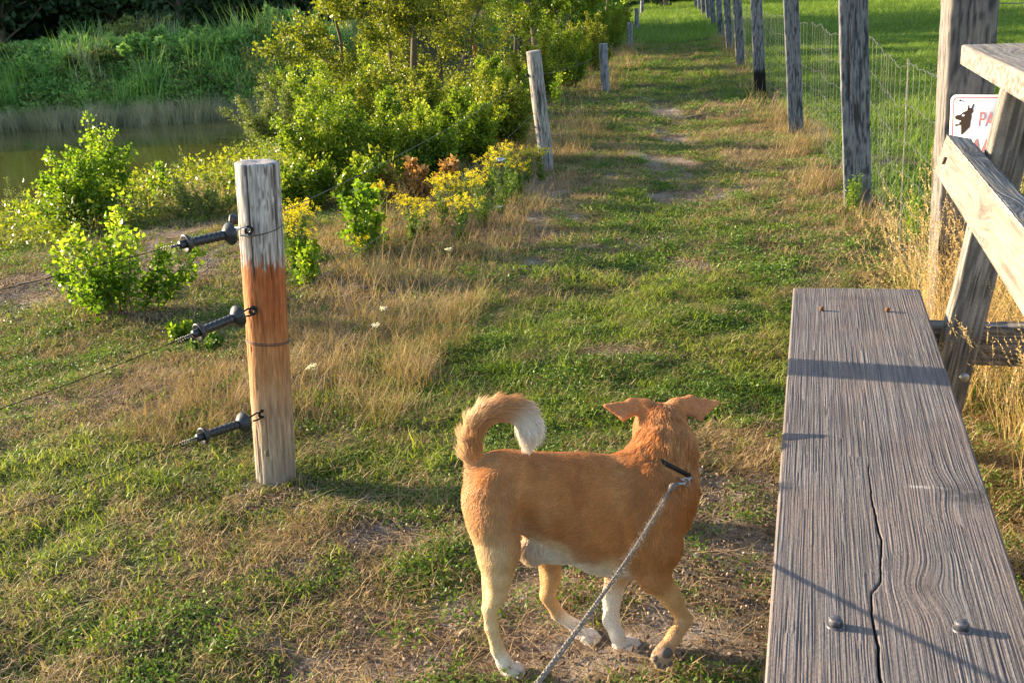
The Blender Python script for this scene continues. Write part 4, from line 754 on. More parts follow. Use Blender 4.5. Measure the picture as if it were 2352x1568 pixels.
# tail
tl = [(1098, 1078, 2.42, .032), (1086, 1042, 2.42, .025), (1082, 1008, 2.42, .021), (1091, 977, 2.425, .021), (1111, 955, 2.43, .022), (1140, 942, 2.435, .023), (1170, 939, 2.44, .024), (1195, 948, 2.44, .025), (1208, 968, 2.44, .025), (1215, 985, 2.435, .022), (1213, 1008, 2.43, .013)]
for (x0, y0, d0, r0), (x1, y1, d1, r1) in zip(tl, tl[1:]): S.cone(D(x0, y0, d0), D(x1, y1, d1), r0*.68, r1*.68, .018, None, 'tail')
# near (right) hind leg
def chain(P, k=.02, reg='leg', flow=None):
    for (a, ra), (b, rb) in zip(P, P[1:]): S.cone(a, b, ra, rb, k, flow, reg)
PB = 2.372
chain([(D(1134, 1130, 2.365), .054), (D(1138, 1190, 2.355), .058), (D(1150, 1268, 2.35), .041)], .022, 'thigh', (-.15, 0, -1)); S.cone(D(1110, 1150, 2.385), D(1124, 1285, 2.365), .038, .019, .04, (-.2, 0, -1), 'rump')
chain([(D(1150, 1265, 2.35), .040), (D(1146, 1320, 2.352), .0285), (D(1142, 1362, 2.362), .019), (D(1128, 1398, 2.37), .0150)], .03); S.cone(D(1116, 1265, 2.37), D(1116, 1392, 2.378), .013, .008, .012, (0, 0, -1), 'leg')
chain([(D(1124, 1400, 2.372), .0175), (D(1129, 1440, 2.372), .0155), (D(1143, 1490, 2.374), .0158), (D(1156, 1516, 2.374), .018)], .012)
def paw(c, f, reg='paw', s_=1., lift=None):
    """c: wrist end near the ground, f: pointing direction of the toes"""
    f = np.asarray(f, float); f /= np.linalg.norm(f); u = ZU if lift is None else np.asarray(lift, float); l_ = np.cross(u, f); l_ /= np.linalg.norm(l_); u = np.cross(f, l_); A = [f, l_, u]
    S.ell(c+f*.016*s_, (.030*s_, .022*s_, .017*s_), A, .012, f, reg)
    for o_, ln_ in ((-.0205, .030), (-.0072, .041), (.0072, .041), (.0205, .030)):
        k0 = c+f*.018*s_+l_*o_*s_*.85+u*.003; S.cone(k0, c+f*ln_*s_+l_*o_*s_-u*.004, .0100*s_, .0098*s_, .0028, f, reg)
g0 = D(1158, 1522, 2.374); P0 = onz(1163, 1532, .020); chain([(g0, .018), (P0, .017)], .01); paw(P0, (.72, -.62, 0), s_=1.05); NEARH = P0
# far (left) hind leg
YB = 2.50; chain([(D(1150, 1140, YB), .056), (D(1215, 1205, YB), .052), (D(1262, 1270, YB), .034)], .04, 'thigh', (0, 0, -1)); chain([(D(1264, 1272, YB), .031), (D(1268, 1325, YB+.005), .021), (D(1259, 1368, YB+.01), .016)], .015); S.cone(D(1246, 1290, YB+.01), D(1251, 1362, YB+.015), .011, .010, .010, (0, 0, -1), 'leg')
P0 = onz(1334, 1458, .020); chain([(D(1257, 1368, YB+.01), .0185), (D(1282, 1410, YB+.012), .0158), (P0+np.array([-.012, 0, .028]), .0155), (P0, .017)], .012); paw(P0, (.86, -.45, 0), s_=1.12); FARH = P0
# far (left) fore leg, standing
YF = 2.50; P0 = onz(1424, 1484, .022); chain([(D(1470, 1230, 2.50), .05), (D(1420, 1310, YF), .034), (D(1405, 1370, YF-.01), .0225), (D(1404, 1425, YF-.02), .0195), (P0+np.array([-.006, 0, .035]), .0165), (P0, .018)], .015); paw(P0, (.80, .10, 0), s_=1.18); FARF = P0
# near (right) fore leg, lifted
chain([(D(1528, 1172, 2.38), .043), (D(1522, 1255, 2.365), .043), (D(1503, 1322, 2.36), .033)], .024, 'shoulder', (-.1, 0, -1)); S.cone(D(1480, 1210, 2.375), D(1492, 1325, 2.365), .035, .024, .03, (-.1, 0, -1), 'shoulder')
WR = D(1573, 1422, 2.385); chain([(D(1506, 1325, 2.36), .036), (D(1540, 1370, 2.37), .0245), (WR, .0175)], .015); M1 = D(1548, 1462, 2.335); M2 = D(1525, 1497, 2.315)
chain([(WR, .019), (M1, .0175), (M2, .019)], .010); tf = (M2-M1)+np.array([0, 0, -.04]); nrm_ = np.array([.25, -1., .35]); paw(M2-.010*tf/np.linalg.norm(tf), tf, 'liftpaw', 1., -nrm_)
# groin
S.ell(D(1222, 1262, 2.40), (.030, .024, .034), DA, .022, (0, 0, -1), 'groin'); S.ell(D(1290, 1262, 2.42), (.06, .035, .028), DA, .03, (-1, 0, -.2), 'groin')
S.cone(D(1498, 1092, 2.395), D(1525, 1178, 2.375), .024, .030, .02, (-.1, 0, -1), 'shoulder')
S.carve(D(1208, 1215, 2.302), (.036, .060, .055), DA, .03); S.carve(D(1458, 1235, 2.296), (.022, .064, .075), DA, .025); S.carve(D(1212, 1120, 2.30), (.06, .058, .03), DA, .03)
DV, DQ = S.surf(); DN = S.grad(DV)
# region weights at every vertex
regs = ['body', 'back', 'neck', 'head', 'muzzle', 'nose', 'ear', 'tail', 'thigh', 'rump', 'leg', 'paw', 'shoulder', 'liftpaw', 'groin']
wt = np.zeros((len(DV), len(regs))); flow = np.zeros_like(DV)
for s0 in range(0, len(DV), 60000):
    X = DV[s0:s0+60000]
    for fn, fl, rg in S.pr:
        ww = np.exp(-np.clip(fn(X), -.0, None)/.012)+1e-9; ww = ww**1.6; wt[s0:s0+60000, regs.index(rg)] += ww; flow[s0:s0+60000] += ww[:, None]*fl
wt /= wt.sum(1, keepdims=True); flow /= np.linalg.norm(flow, axis=1, keepdims=True)+1e-9
W = lambda nm: wt[:, regs.index(nm)]
def coat(V, N, W):
    loc = V-D(1330, 1180); al = loc@dh; nz_ = fbm(V[:, 0]*22, V[:, 1]*22, V[:, 2]*14, 3, 5); n2 = fbm(V[:, 0]*70, V[:, 1]*70, V[:, 2]*40, 2, 8)
    tan = np.array([.60, .285, .095]); dk = np.array([.42, .165, .048]); cream = np.array([.74, .58, .36]); white = np.array([.80, .74, .66]); lt = np.array([.64, .43, .22]); pale = np.array([.54, .29, .12])
    C = lerp(tan, dk, sm(.42, .68, nz_)*.45); zz = V[:, 2]; C = lerp(C, dk, W('back')*.5*sm(-.05, .1, al))
    belly = sm(-.22, -.70, N[:, 2])*sm(.44, .36, zz)*(W('body')+W('groin')+W('back')); C = lerp(C, cream, np.clip(belly*1.2, 0, 1)); C = lerp(C, white, np.clip(belly*1.5-.8, 0, 1)*.8); C = lerp(C, white*.93, W('groin')*.9)
    zl = np.interp(V[:, 0], [ony(1190, 1201, 2.35)[0], ony(1290, 1264, 2.35)[0], ony(1381, 1292, 2.35)[0], ony(1472, 1292, 2.35)[0], ony(1540, 1300, 2.35)[0]], [ony(1190, 1201, 2.35)[2], ony(1290, 1264, 2.35)[2], ony(1381, 1292, 2.35)[2], ony(1472, 1292, 2.35)[2], .22]); bz = zz+.018*(nz_-.5)-zl; bw = (W('body')+W('groin')+W('back'))
    C = lerp(C, cream, np.clip(sm(.035, -.02, bz)*bw, 0, 1)*.85); C = lerp(C, white*.95, np.clip(sm(-.005, -.04, bz)*bw, 0, 1)*.6)
    C = lerp(C, pale, np.clip(sm(-.08, -.24, al)*.55, 0, 1)); C = lerp(C, pale, W('neck')*.35*sm(.4, .6, n2+.05)); C = lerp(C, (.58, .34, .15), W('thigh')*.85*sm(.62, .40, zz)); C = lerp(C, (.62, .33, .12), W('back')*.35*sm(.4, .6, nz_)); C = lerp(C, (.60, .36, .16), sm(.52, .66, fbm(V[:, 0]*16, V[:, 1]*16, V[:, 2]*10, 2, 41))*.35*(W('body')+W('neck')+W('back'))); C = lerp(C, dk*1.05, sm(.44, .56, fbm(V[:, 0]*9, V[:, 1]*9, V[:, 2]*9, 2, 77))*W('body')*.45*sm(-.12, .0, al)); C = lerp(C, cream, np.clip(W('rump')*1.3, 0, 1)); C = lerp(C, lt, W('leg')*.9); C = lerp(C, lt, (zz < .36)*W('thigh')*(V[:, 1] > 2.45)*.8)
    C = lerp(C, cream, sm(-.17, -.215, al)*sm(.5, .4, zz)*.9*(1-W('tail')))
    C = lerp(C, tan*.85, W('shoulder')*.8); C = lerp(C, (.50, .19, .055), sm(.55, .62, nz_)*W('body')*.4); C = lerp(C, (.55, .26, .13), W('ear')*.7); C = lerp(C, lt, W('head')*.25)
    legz = W('paw')+W('leg')*sm(.105, .06, zz); C = lerp(C, white, np.clip(legz*1.3, 0, 1)); d_ = np.linalg.norm(V-FARF, axis=1); C = lerp(C, white, sm(.20, .13, d_)*(V[:, 2] < .3)*(W('leg')+W('paw')))
    C = lerp(C, (.42, .33, .25), W('liftpaw')*.95); C = lerp(C, white, W('muzzle')*.4); C = lerp(C, (.012, .01, .01), np.clip(W('nose')*1.5, 0, 1))
    tp = D(1213, 1008, 2.43); dt = np.linalg.norm(V-tp, axis=1); C = lerp(C, (.62, .36, .17), W('tail')*.55); C = lerp(C, white, np.clip(W('tail')*1.2, 0, 1)*sm(.105, .065, dt)); C = lerp(C, cream, W('tail')*sm(.1, -.6, (V-D(1150, 1000, 2.43))@np.array([.9, 0, .4])*0+N[:, 0])*.75*(V[:, 0] < D(1130, 1000)[0]))
    return C*(.85+.3*n2)[:, None]
DC = coat(DV, DN, W); DC = np.clip(DC, 0, 1)
t = NT('dog_skin_and_undercoat'); t.col(t.mix(1., t.attr('col').outputs['Color'], (.82, .78, .74), 'MULTIPLY'), .85, .15); M['dogskin'] = t.m
t = NT('dog_coat_hair'); hi = t.n('HairInfo'); c = t.mix(1., t.attr('hcol').outputs['Color'], t.ramp(hi.outputs['Random'], [(0, (.82, .80, .78)), (1, (1.22, 1.2, 1.18))]), 'MULTIPLY'); t.col(c, .40, .35); t.b.inputs['Sheen Weight'].default_value = .15
tr_ = t.n('BsdfTranslucent'); t.l(c, tr_.inputs[0]); mx = t.n('MixShader'); mx.inputs[0].default_value = .25; t.l(t.b.outputs[0], mx.inputs[1]); t.l(tr_.outputs[0], mx.inputs[2]); t.l(mx.outputs[0], t.out.inputs[0]); M['doghair'] = t.m
dog = thing('dog', 'tan dog with curled white tipped tail, one fore paw lifted, looking up the path', 'dog', (.1, 2.43, 0))
acc = Acc(); acc.add(DV, DQ); acc.build('body', M['dogskin'], dog, True, DC)
# collar
cc = D(1524, 1062, 2.478); cn = np.array([.50, .30, .81]); cn /= np.linalg.norm(cn)
def neckr(c, n_, k=72):
    """radius of the neck surface around c in the plane with normal n_"""
    u, v, _ = frame(n_[None]); u = u[0]; v = v[0]; an = np.linspace(0, 2*PI, k, endpoint=False); out = []
    for q in an:
        d_ = math.cos(q)*u+math.sin(q)*v; rr_ = np.linspace(.03, .14, 60); P = c+d_*rr_[:, None]; i = np.clip(((P-S.lo)/S.h).astype(int), 0, S.n-1); f = S.f[i[:, 0], i[:, 1], i[:, 2]]; b = np.nonzero(f > .001)[0]; out.append(rr_[b[0]] if len(b) else .1)
    out = np.array(out); out = np.minimum(out, np.median(out)*1.08)
    for _ in range(6): out = (np.roll(out, 1)+out*2+np.roll(out, -1))/4
    return an, out, u, v
an, rd_, cu_, cv_ = neckr(cc, cn); A = Acc(); rows = []; sd_ = ((np.cos(an)[:, None]*cu_+np.sin(an)[:, None]*cv_)@np.array([1., -.35, 0])); rd_ = rd_-.010*sm(.30, -.1, sd_)-.012*sm(.85, .99, sd_)
for off, add in ((-.0055, .0), (-.0055, .0035), (.0055, .0035), (.0055, .0)): rows.append(cc+cn*off+(np.cos(an)[:, None]*cu_+np.sin(an)[:, None]*cv_)*(rd_+add)[:, None])
n_ = len(an); j = np.arange(n_); A.add(np.concatenate(rows), np.concatenate([np.stack([k*n_+j, k*n_+(j+1) % n_, ((k+1) % 4)*n_+(j+1) % n_, ((k+1) % 4)*n_+j], 1) for k in range(4)]))
collar = A.build('collar', M['black'], dog); ring = rows[1]
RG = D(1568, 1090, 2.40); ci = np.argmin(((rows[1]-RG)**2).sum(1)+0*((rows[1]-RG)[:, 1])); RG = rows[1][ci]*.75+RG*.25
th = np.linspace(0, 2*PI, 21); fo_ = rows[1][ci]-cc; fo_ /= np.linalg.norm(fo_); A = Acc(); rc = rows[1][ci]+fo_*.010-cn*.010; tube(A, rc+.011*(np.cos(th)[:, None]*fo_+np.sin(th)[:, None]*np.cross(cn, fo_)), .0018, 6, False); A.build('ring', M['steel'], collar, True)
A = Acc(); ell(A, rows[1][(ci+3) % n_]+fo_*.003, (.006, .006, .004)); A.build('stud', M['steel'], collar, True)
# eyes, pads, claws
for q in (-1, 1): A = Acc(); ell(A, hc+hf*.066+hr*q*.030+hu*.010, (.0085, .0085, .0085), HA, 10); A.build('eye', M['black'], dog, True)
tf /= np.linalg.norm(tf); pn = nrm_/np.linalg.norm(nrm_); pn = pn-tf*(pn@tf); pn /= np.linalg.norm(pn); pl = np.cross(pn, tf); t = plain('grey_paw_pad', (.12, .10, .10), .75, .2, 0, 300, .3); M['pad'] = t
PA = [tf, pl, pn]; b_ = M2-.010*tf
A = Acc(); ell(A, b_+tf*.006+pn*.0155, (.015, .016, .009), PA, 12); A.build('paw_pad', t, dog, True)
for o_, l_ in ((-.019, .030), (-.0066, .040), (.0066, .040), (.019, .030)): A = Acc(); ell(A, b_+tf*l_*.96+pl*o_+pn*.0075, (.0095, .0070, .0070), PA, 10); A.build('paw_pad', t, dog, True)
A = Acc(); ell(A, WR+(M1-WR)*.25+pn*.017, (.007, .006, .004), PA, 8); A.build('paw_pad', t, dog, True)
t = plain('dark_claw', (.06, .05, .045), .4, .4, 0, 100, .2)
for c_, f_ in ((NEARH, (.72, -.62, 0)), (FARH, (.86, -.45, 0)), (FARF, (.80, .10, 0))):
    f_ = np.array(f_)/np.linalg.norm(f_); l_ = np.cross(ZU, f_)
    for o_, ln_ in ((-.0205, .039), (-.0072, .050), (.0072, .050), (.0205, .039)): A = Acc(); p_ = c_+f_*ln_+l_*o_*1.02; tube(A, [p_-f_*.002+ZU*-.002, p_+f_*.005-ZU*.006, p_+f_*.008-ZU*.011], (.0028, .0020, .0006), 6); A.build('claw', t, dog, True)
# hair
r = np.random.default_rng(99); q0, q1, q2, q3 = [DV[DQ[:, k]] for k in range(4)]; ar = .5*np.linalg.norm(np.cross(q2-q0, q3-q1), axis=1)
NH = 170000; fi = r.choice(len(DQ), NH, p=ar/ar.sum()); a_, b_ = r.uniform(0, 1, (2, NH)); wq = np.stack([(1-a_)*(1-b_), a_*(1-b_), a_*b_, (1-a_)*b_], 1)
def vi(A_): return (A_[DQ[fi]]*wq[..., None]).sum(1)
HP = vi(DV); HN_ = vi(DN); HF = vi(flow); HC = vi(DC); HW = vi(wt); hw = {k: HW[:, i] for i, k in enumerate(regs)}
HN_ /= np.linalg.norm(HN_, axis=1, keepdims=True); ft = HF-HN_*(HF*HN_).sum(1)[:, None]; ft /= np.linalg.norm(ft, axis=1, keepdims=True)+1e-6
hl = .013*hw['body']+.015*hw['back']+.024*hw['neck']+.011*hw['head']+.005*hw['muzzle']+.0*hw['nose']+.004*hw['ear']+.036*hw['tail']+.014*hw['thigh']+.024*hw['rump']+.004*hw['leg']+.005*hw['paw']+.012*hw['shoulder']+.004*hw['liftpaw']+.018*hw['groin']
hl = hl*r.uniform(.6, 1.25, NH); lift_ = .10*hw['body']+.18*hw['back']+.22*hw['neck']+.15*hw['head']+.3*hw['muzzle']+.2*hw['ear']+.42*hw['tail']+.12*hw['thigh']+.22*hw['rump']+.12*hw['leg']+.2*hw['paw']+.12*hw['shoulder']+.2*hw['liftpaw']+.3*hw['groin']+.01
cl = np.stack([fbm(HP[:, 0]*k0, HP[:, 1]*k0, HP[:, 2]*k0, 2, s_)-.5 for k0, s_ in ((55, 1), (55, 2), (55, 3))], 1); lockw = (.25+1.3*hw['neck']+.10*hw['tail']+.2*hw['rump']+.4*hw['back'])[:, None]
dr0 = ft+HN_*(lift_*1.6)[:, None]+cl*lockw*.6+r.normal(size=(NH, 3))*.06; dr0 /= np.linalg.norm(dr0, axis=1, keepdims=True); dr1 = ft+HN_*(lift_*.5)[:, None]+cl*lockw*.9+r.normal(size=(NH, 3))*.10+np.array([0, 0, -.12]); dr1 /= np.linalg.norm(dr1, axis=1, keepdims=True)
keep = (hl > .0022) & (hw['nose'] < .3)
# hair is parted by the collar on the right and throat side, covers it at the nape
pc_ = (HP-cc)@cn; rad_ = (HP-cc)-cn*pc_[:, None]; side = rad_@np.array([1., -.35, 0])/np.linalg.norm(rad_, axis=1); nearc = (np.abs(pc_-.003) < .013) & (hw['neck'] > .2) & (side > .22) & (side < .93); keep &= ~nearc
above = (pc_ > .012) & (pc_ < .045) & (hw['neck'] > .2) & (side > .2) & (side < .86); hl = np.where(above, hl*.55, hl)
HP, HN_, dr0, dr1, hl, HC = HP[keep], HN_[keep], dr0[keep], dr1[keep], hl[keep], HC[keep]; NH = len(HP)
K = np.stack([HP-HN_*.001, HP+dr0*hl[:, None]*.33, HP+(dr0*.5+dr1*.16)*hl[:, None]*1.05, HP+(dr0*.5+dr1*.5)*hl[:, None]], 1)
hcv = bpy.data.hair_curves.new('coat'); hcv.add_curves([4]*NH); hcv.attributes['position'].data.foreach_set('vector', (K-np.array([0, 0, 0])).astype(np.float32).ravel())
ra = hcv.attributes.get('radius') or hcv.attributes.new('radius', 'FLOAT', 'POINT'); ra.data.foreach_set('value', np.tile(np.array([.00052, .00048, .00036, .00008], np.float32), NH))
ca_ = hcv.attributes.new('hcol', 'FLOAT_COLOR', 'CURVE'); hc4 = np.ones((NH, 4), np.float32); hc4[:, :3] = np.clip(HC*(.9+.2*r.uniform(0, 1, (NH, 1))), 0, 1); ca_.data.foreach_set('color', hc4.ravel())
hcv.materials.append(M['doghair']); ho = bpy.data.objects.new('coat', hcv); link(ho, dog); ho.matrix_parent_inverse = Matrix.Translation(-Vector(dog.location))
# ------------------------------------------------------------------ leash
LK = D(1543, 1118, 2.34); L0 = D(1537, 1128, 2.325); hand = np.array([.03, .42, 1.17])
leash = thing('leash', 'grey braided leash running from the dog collar towards the camera', 'leash', rc)
A = Acc(); tube(A, [rc+fo_*.010, rc+fo_*.014+(LK-rc)*.25, LK+(rc-LK)*.45], .0036, 8); tube(A, (rc+fo_*.012)+.009*(np.cos(th)[:, None]*np.array([0, .2, 1.])+np.sin(th)[:, None]*np.array([.9, -.3, 0])), .0016, 6, False); A.build('clip', M['steel'], leash, True)
t = NT('braided_rope'); wv = t.n('TexWave'); wv.inputs['Scale'].default_value = 90; wv.inputs['Distortion'].default_value = 2; t.l(t.pos(), wv.inputs['Vector']); nz = t.noise(200, 3, t.pos()); t.col(t.mix(nz, (.09, .075, .065), (.30, .26, .22)), .9, .1); t.bump(wv.outputs['Fac'], .5, .002); M['rope'] = t.m
A = Acc(); m0 = LK+(rc-LK)*.5; tube(A, [m0, LK+(rc-LK)*.25, LK, L0], (.0035, .0075, .0085, .005), 10); A.build('sewn_end', M['rope'], leash, True)
e1 = ony(1235, 1568, .93); t_ = np.linspace(0, 1, 160)[:, None]; P = L0*(1-t_)+e1*t_; P[:, 2] -= .012*(4*t_*(1-t_))[:, 0]; P = np.concatenate([P, e1+(e1-P[-8])/np.linalg.norm(e1-P[-8])*np.linspace(.01, .45, 20)[:, None]])
A = Acc(); tube(A, P, np.linspace(.0027, .0028, len(P)), 8)
for q in range(3): ph_ = np.linspace(0, 170, 1200)+q*2.1; sP = np.stack([np.interp(np.linspace(0, 1, 1200), np.linspace(0, 1, len(P)), P[:, c]) for c in range(3)], 1); u, v, _ = frame(np.gradient(sP, axis=0)); tube(A, sP+.0015*(np.cos(ph_)[:, None]*u+np.sin(ph_)[:, None]*v), .0019, 5)
rr_ = np.random.default_rng(3); m_ = 1500; i_ = rr_.integers(5, 150, m_); dF = rr_.normal(size=(m_, 3)); leaves(A, P[i_]+dF/np.linalg.norm(dF, axis=1, keepdims=True)*.0035, dF, .009, .0006, .5, rr_); A.build('rope', M['rope'], leash)
# ------------------------------------------------------------------ vegetation one by one
def px(X, Y): p = gp(X, Y); return p
def hgt(X, Y, Yt): p = gp(X, Y); return ony(X, Yt, p[1])[2]-p[2]
def wid(X, Y, w_): p = gp(X, Y); return w_/proj(p)[2]
def sh(name, label, cat, X, Y, Yt, Wd, **k):
    p = px(X, Y); return shrub(name, label, cat, p, hgt(X, Y, Yt), wid(X, Y, Wd)/2, **k)
sh('birch_sapling', 'bushy bright green birch sapling in front of the pond', 'sapling', 212, 535, 278, 190, nst=17, tw=20, lf=22, L=.036, W=.028, mat='birch', seed=1, stemr=.005, group='young birches by the pond')
sh('birch_sapling', 'low sprawling birch sapling behind the topmost gate wire', 'sapling', 285, 715, 465, 330, nst=17, tw=12, lf=11, L=.036, W=.028, mat='birch', seed=2, group='young birches by the pond', up=.3)
sh('birch_sapling', 'slim young birch shoot left of the bleached post top', 'sapling', 372, 478, 372, 50, nst=4, tw=8, lf=8, L=.05, W=.035, mat='birch', seed=3, group='young birches by the pond')
sh('willow_shoot', 'tall thin willow shoot standing against the pond water', 'shoot', 425, 440, 306, 26, nst=2, tw=4, lf=9, L=.05, W=.012, mat='willow', seed=4, low=.05, tlen=.08, group='thin willow shoots')
sh('willow_shoot', 'shorter thin willow shoot right of the tallest one', 'shoot', 460, 430, 345, 24, nst=2, tw=4, lf=9, L=.05, W=.012, mat='willow', seed=5, tlen=.08, group='thin willow shoots')
sh('small_shrub', 'small olive shrub at the waterline left of the bushy birch', 'shrub', 70, 500, 410, 110, nst=9, tw=12, lf=10, L=.035, W=.014, mat='willow', seed=6, group='small shrubs along the shore')
sh('small_shrub', 'low olive shrub between the bushy birch and the bleached post', 'shrub', 470, 500, 400, 170, nst=14, tw=14, lf=12, L=.03, W=.014, mat='willow', seed=7, group='small shrubs along the shore')
sh('small_shrub', 'small green shrub directly left of the bleached post top', 'shrub', 540, 440, 385, 70, nst=7, tw=12, lf=12, L=.03, W=.014, mat='alder', seed=8, group='small shrubs along the shore')
sh('weed_tuft', 'small bright leafy weed under the middle gate handle', 'weed', 410, 775, 735, 70, nst=9, tw=7, lf=8, L=.03, W=.018, mat='birch', seed=9, group='leafy weeds in the grass')
sh('weed_tuft', 'small dark leafy weed below the middle gate handle', 'weed', 480, 810, 770, 60, nst=9, tw=7, lf=8, L=.028, W=.014, mat='weed', seed=10, group='leafy weeds in the grass')
sh('willow_shrub', 'broad grey green willow shrub overhanging the right end of the pond', 'shrub', 645, 348, 170, 190, nst=20, tw=22, lf=22, L=.06, W=.017, mat='willow', seed=11, tlen=.25)
sh('willow_shrub', 'tall wispy olive willow behind the grey green one by the pond', 'shrub', 650, 262, 60, 130, nst=14, tw=18, lf=18, L=.075, W=.022, mat='willow', seed=12, tlen=.22)
AL = [(760, 440, 215, 200, 'bright green bushy shrub right of the bleached post'), (880, 400, 190, 170, 'bright shrub in front of the dark tree trunks'), (985, 420, 235, 150, 'leafy shrub below the forked tree, behind the rusty oak leaves'), (1080, 380, 215, 140, 'rounded green shrub left of the leaning post'), (700, 480, 370, 120, 'low bright shrub touching the bleached post'), (830, 470, 360, 130, 'low green shrub in front of the brightest bush'), (1160, 345, 175, 110, 'dark leaved shrub just behind the leaning post')]
for k, (X, Y, Yt, W_, lab) in enumerate(AL):
    sh('leafy_shrub', lab, 'shrub', X, Y, Yt, W_, nst=22, tw=22, lf=26, L=.034, W=.022, mat='alder' if k != 6 else 'treeleaf', seed=20+k, group='leafy shrubs left of the path')
sh('leafy_shrub', 'slim leafy sapling standing in the dry grass right of the orange post', 'shrub', 850, 590, 400, 95, nst=7, tw=12, lf=10, L=.045, W=.03, mat='birch', seed=30, group='leafy shrubs left of the path')
sh('leafy_shrub', 'small leafy sapling touching the orange part of the post', 'shrub', 705, 650, 540, 70, nst=6, tw=8, lf=7, L=.045, W=.03, mat='birch', seed=31, group='leafy shrubs left of the path')
for k, (X, Y, Yt, W_, lab) in enumerate([(800, 335, 105, 215, 'tall dense shrub at the left flank of the thicket'), (925, 300, 150, 200, 'tall shrub hiding the foot of the thickest trunk'), (1045, 305, 150, 190, 'tall shrub below the crooked sapling'), (1140, 275, 120, 140, 'dense shrub behind the leaning post, at its left'), (715, 300, 150, 150, 'broad shrub beside the grey green willow'), (860, 250, 70, 130, 'tall loose shrub between the left tree and the thickest trunk'), (1235, 235, 70, 110, 'shrub filling the gap right of the leaning post top'), (1295, 205, 45, 110, 'shrub between the leaning post and the third post'), (1350, 165, 25, 100, 'shrub just left of the third post of the left row'), (1402, 122, 8, 80, 'shrub just left of the small fourth post'), (1425, 85, 4, 50, 'small shrub beside the fourth and fifth posts'), (960, 340, 170, 170, 'mid height shrub in front of the thickest trunk')]):
    sh('tall_shrub', lab, 'shrub', X, Y, Yt, W_, nst=24, tw=22, lf=24, L=.040, W=.024, mat='alder' if k in (0, 3, 7, 9) else ('birch' if k == 4 else 'treeleaf'), seed=130+k, group='tall shrubs in the thicket', tlen=.24, stemr=.009)
sh('oak_sapling', 'young oak with rusty orange leaves behind the yellow ragwort', 'sapling', 985, 470, 352, 130, nst=9, tw=10, lf=9, L=.062, W=.034, mat='oak', seed=32, group='rusty leaved saplings')
sh('oak_sapling', 'narrow rusty orange sapling inside the bright green shrubs', 'sapling', 890, 470, 365, 45, nst=4, tw=7, lf=8, L=.05, W=.03, mat='oak', seed=33, group='rusty leaved saplings')
for k, (X, Y, Yt, W_, lab) in enumerate([(1285, 245, 130, 24, 'tall yellowish herb with flat flower head right of the leaning post')]):
    sh('tall_herb', lab, 'plant', X, Y, Yt, W_, nst=3, tw=6, lf=10, L=.05, W=.02, mat='birch', seed=40+k, bark='plantstem')
HB = [(1150, 490, 385, 30, 'feathery green herb below the yellow flowers'), (1178, 470, 370, 26, 'feathery green herb left of the leaning post'), (1110, 520, 430, 28, 'short feathery green herb in the dry verge'), (1965, 492, 398, 34, 'green feathery weed at the foot of the broad dark post'), (2100, 560, 420, 22, 'slim green weed against the wire mesh right of the broad dark post'), (1942, 330, 250, 16, 'slim green weed behind the wire mesh')]
for k, (X, Y, Yt, W_, lab) in enumerate(HB):
    sh('feathery_herb', lab, 'herb', X, Y, Yt, W_, nst=4, tw=12, lf=10, L=.03, W=.007, mat='weed' if k < 3 else 'birch', bark='plantstem', seed=50+k, tlen=.12, low=.1, stemr=.004, group='feathery herbs')
def ragwort(X, Y, Yt, W_, lab, seed, nst=7):
    r = np.random.default_rng(seed); b = gp(X, Y); h = hgt(X, Y, Yt); rad = wid(X, Y, W_)/2; o = thing('ragwort', lab, 'flower', b, 'yellow ragwort plants'); st = Acc(); fo = Acc(); fl = Acc()
    for k in range(nst):
        a_ = r.uniform(0, 2*PI); q = rad*math.sqrt(r.uniform(0, 1)); t_ = np.linspace(0, 1, 6)[:, None]; hh = h*r.uniform(.72, 1); P = b+np.array([math.cos(a_)*q, math.sin(a_)*q, 0])*t_**1.3+ZU*hh*t_-ZU*.03*(1-t_); P[1:5] += r.normal(size=(4, 3))*.008
        fl = Acc(); tube(st, P, np.linspace(.004, .0022, 6), 5, False); m = 26; u = r.uniform(.1, .85, m); LP = np.stack([np.interp(u, t_[:, 0], P[:, c]) for c in range(3)], 1); D = r.normal(size=(m, 3)); D[:, 2] = np.abs(D[:, 2])*.6; leaves(fo, LP, D, .055*(1.2-u), .016, r.uniform(.3, .8, m), r)
        for s_ in range(7):
            c = P[-1]+np.array([*(r.normal(size=2)*min(.05, rad*.6+.02)), r.uniform(-.05, .02)]); tube(st, [P[-2], P[-2]*.4+c*.6-ZU*.01, c], .0011, 3, False); m = 15; an = r.uniform(0, 2*PI, m); D = np.stack([np.cos(an), np.sin(an), r.uniform(-.1, .5, m)], 1)
            leaves(fl, c+r.normal(size=(m, 3))*.008, D, .011, .005, r.uniform(.2, 1, m), r)
        fl.build('flower_head', M['yellow'], o)
    st.build('stem', M['plantstem'], o); fo.build('foliage', M['weed'], o)
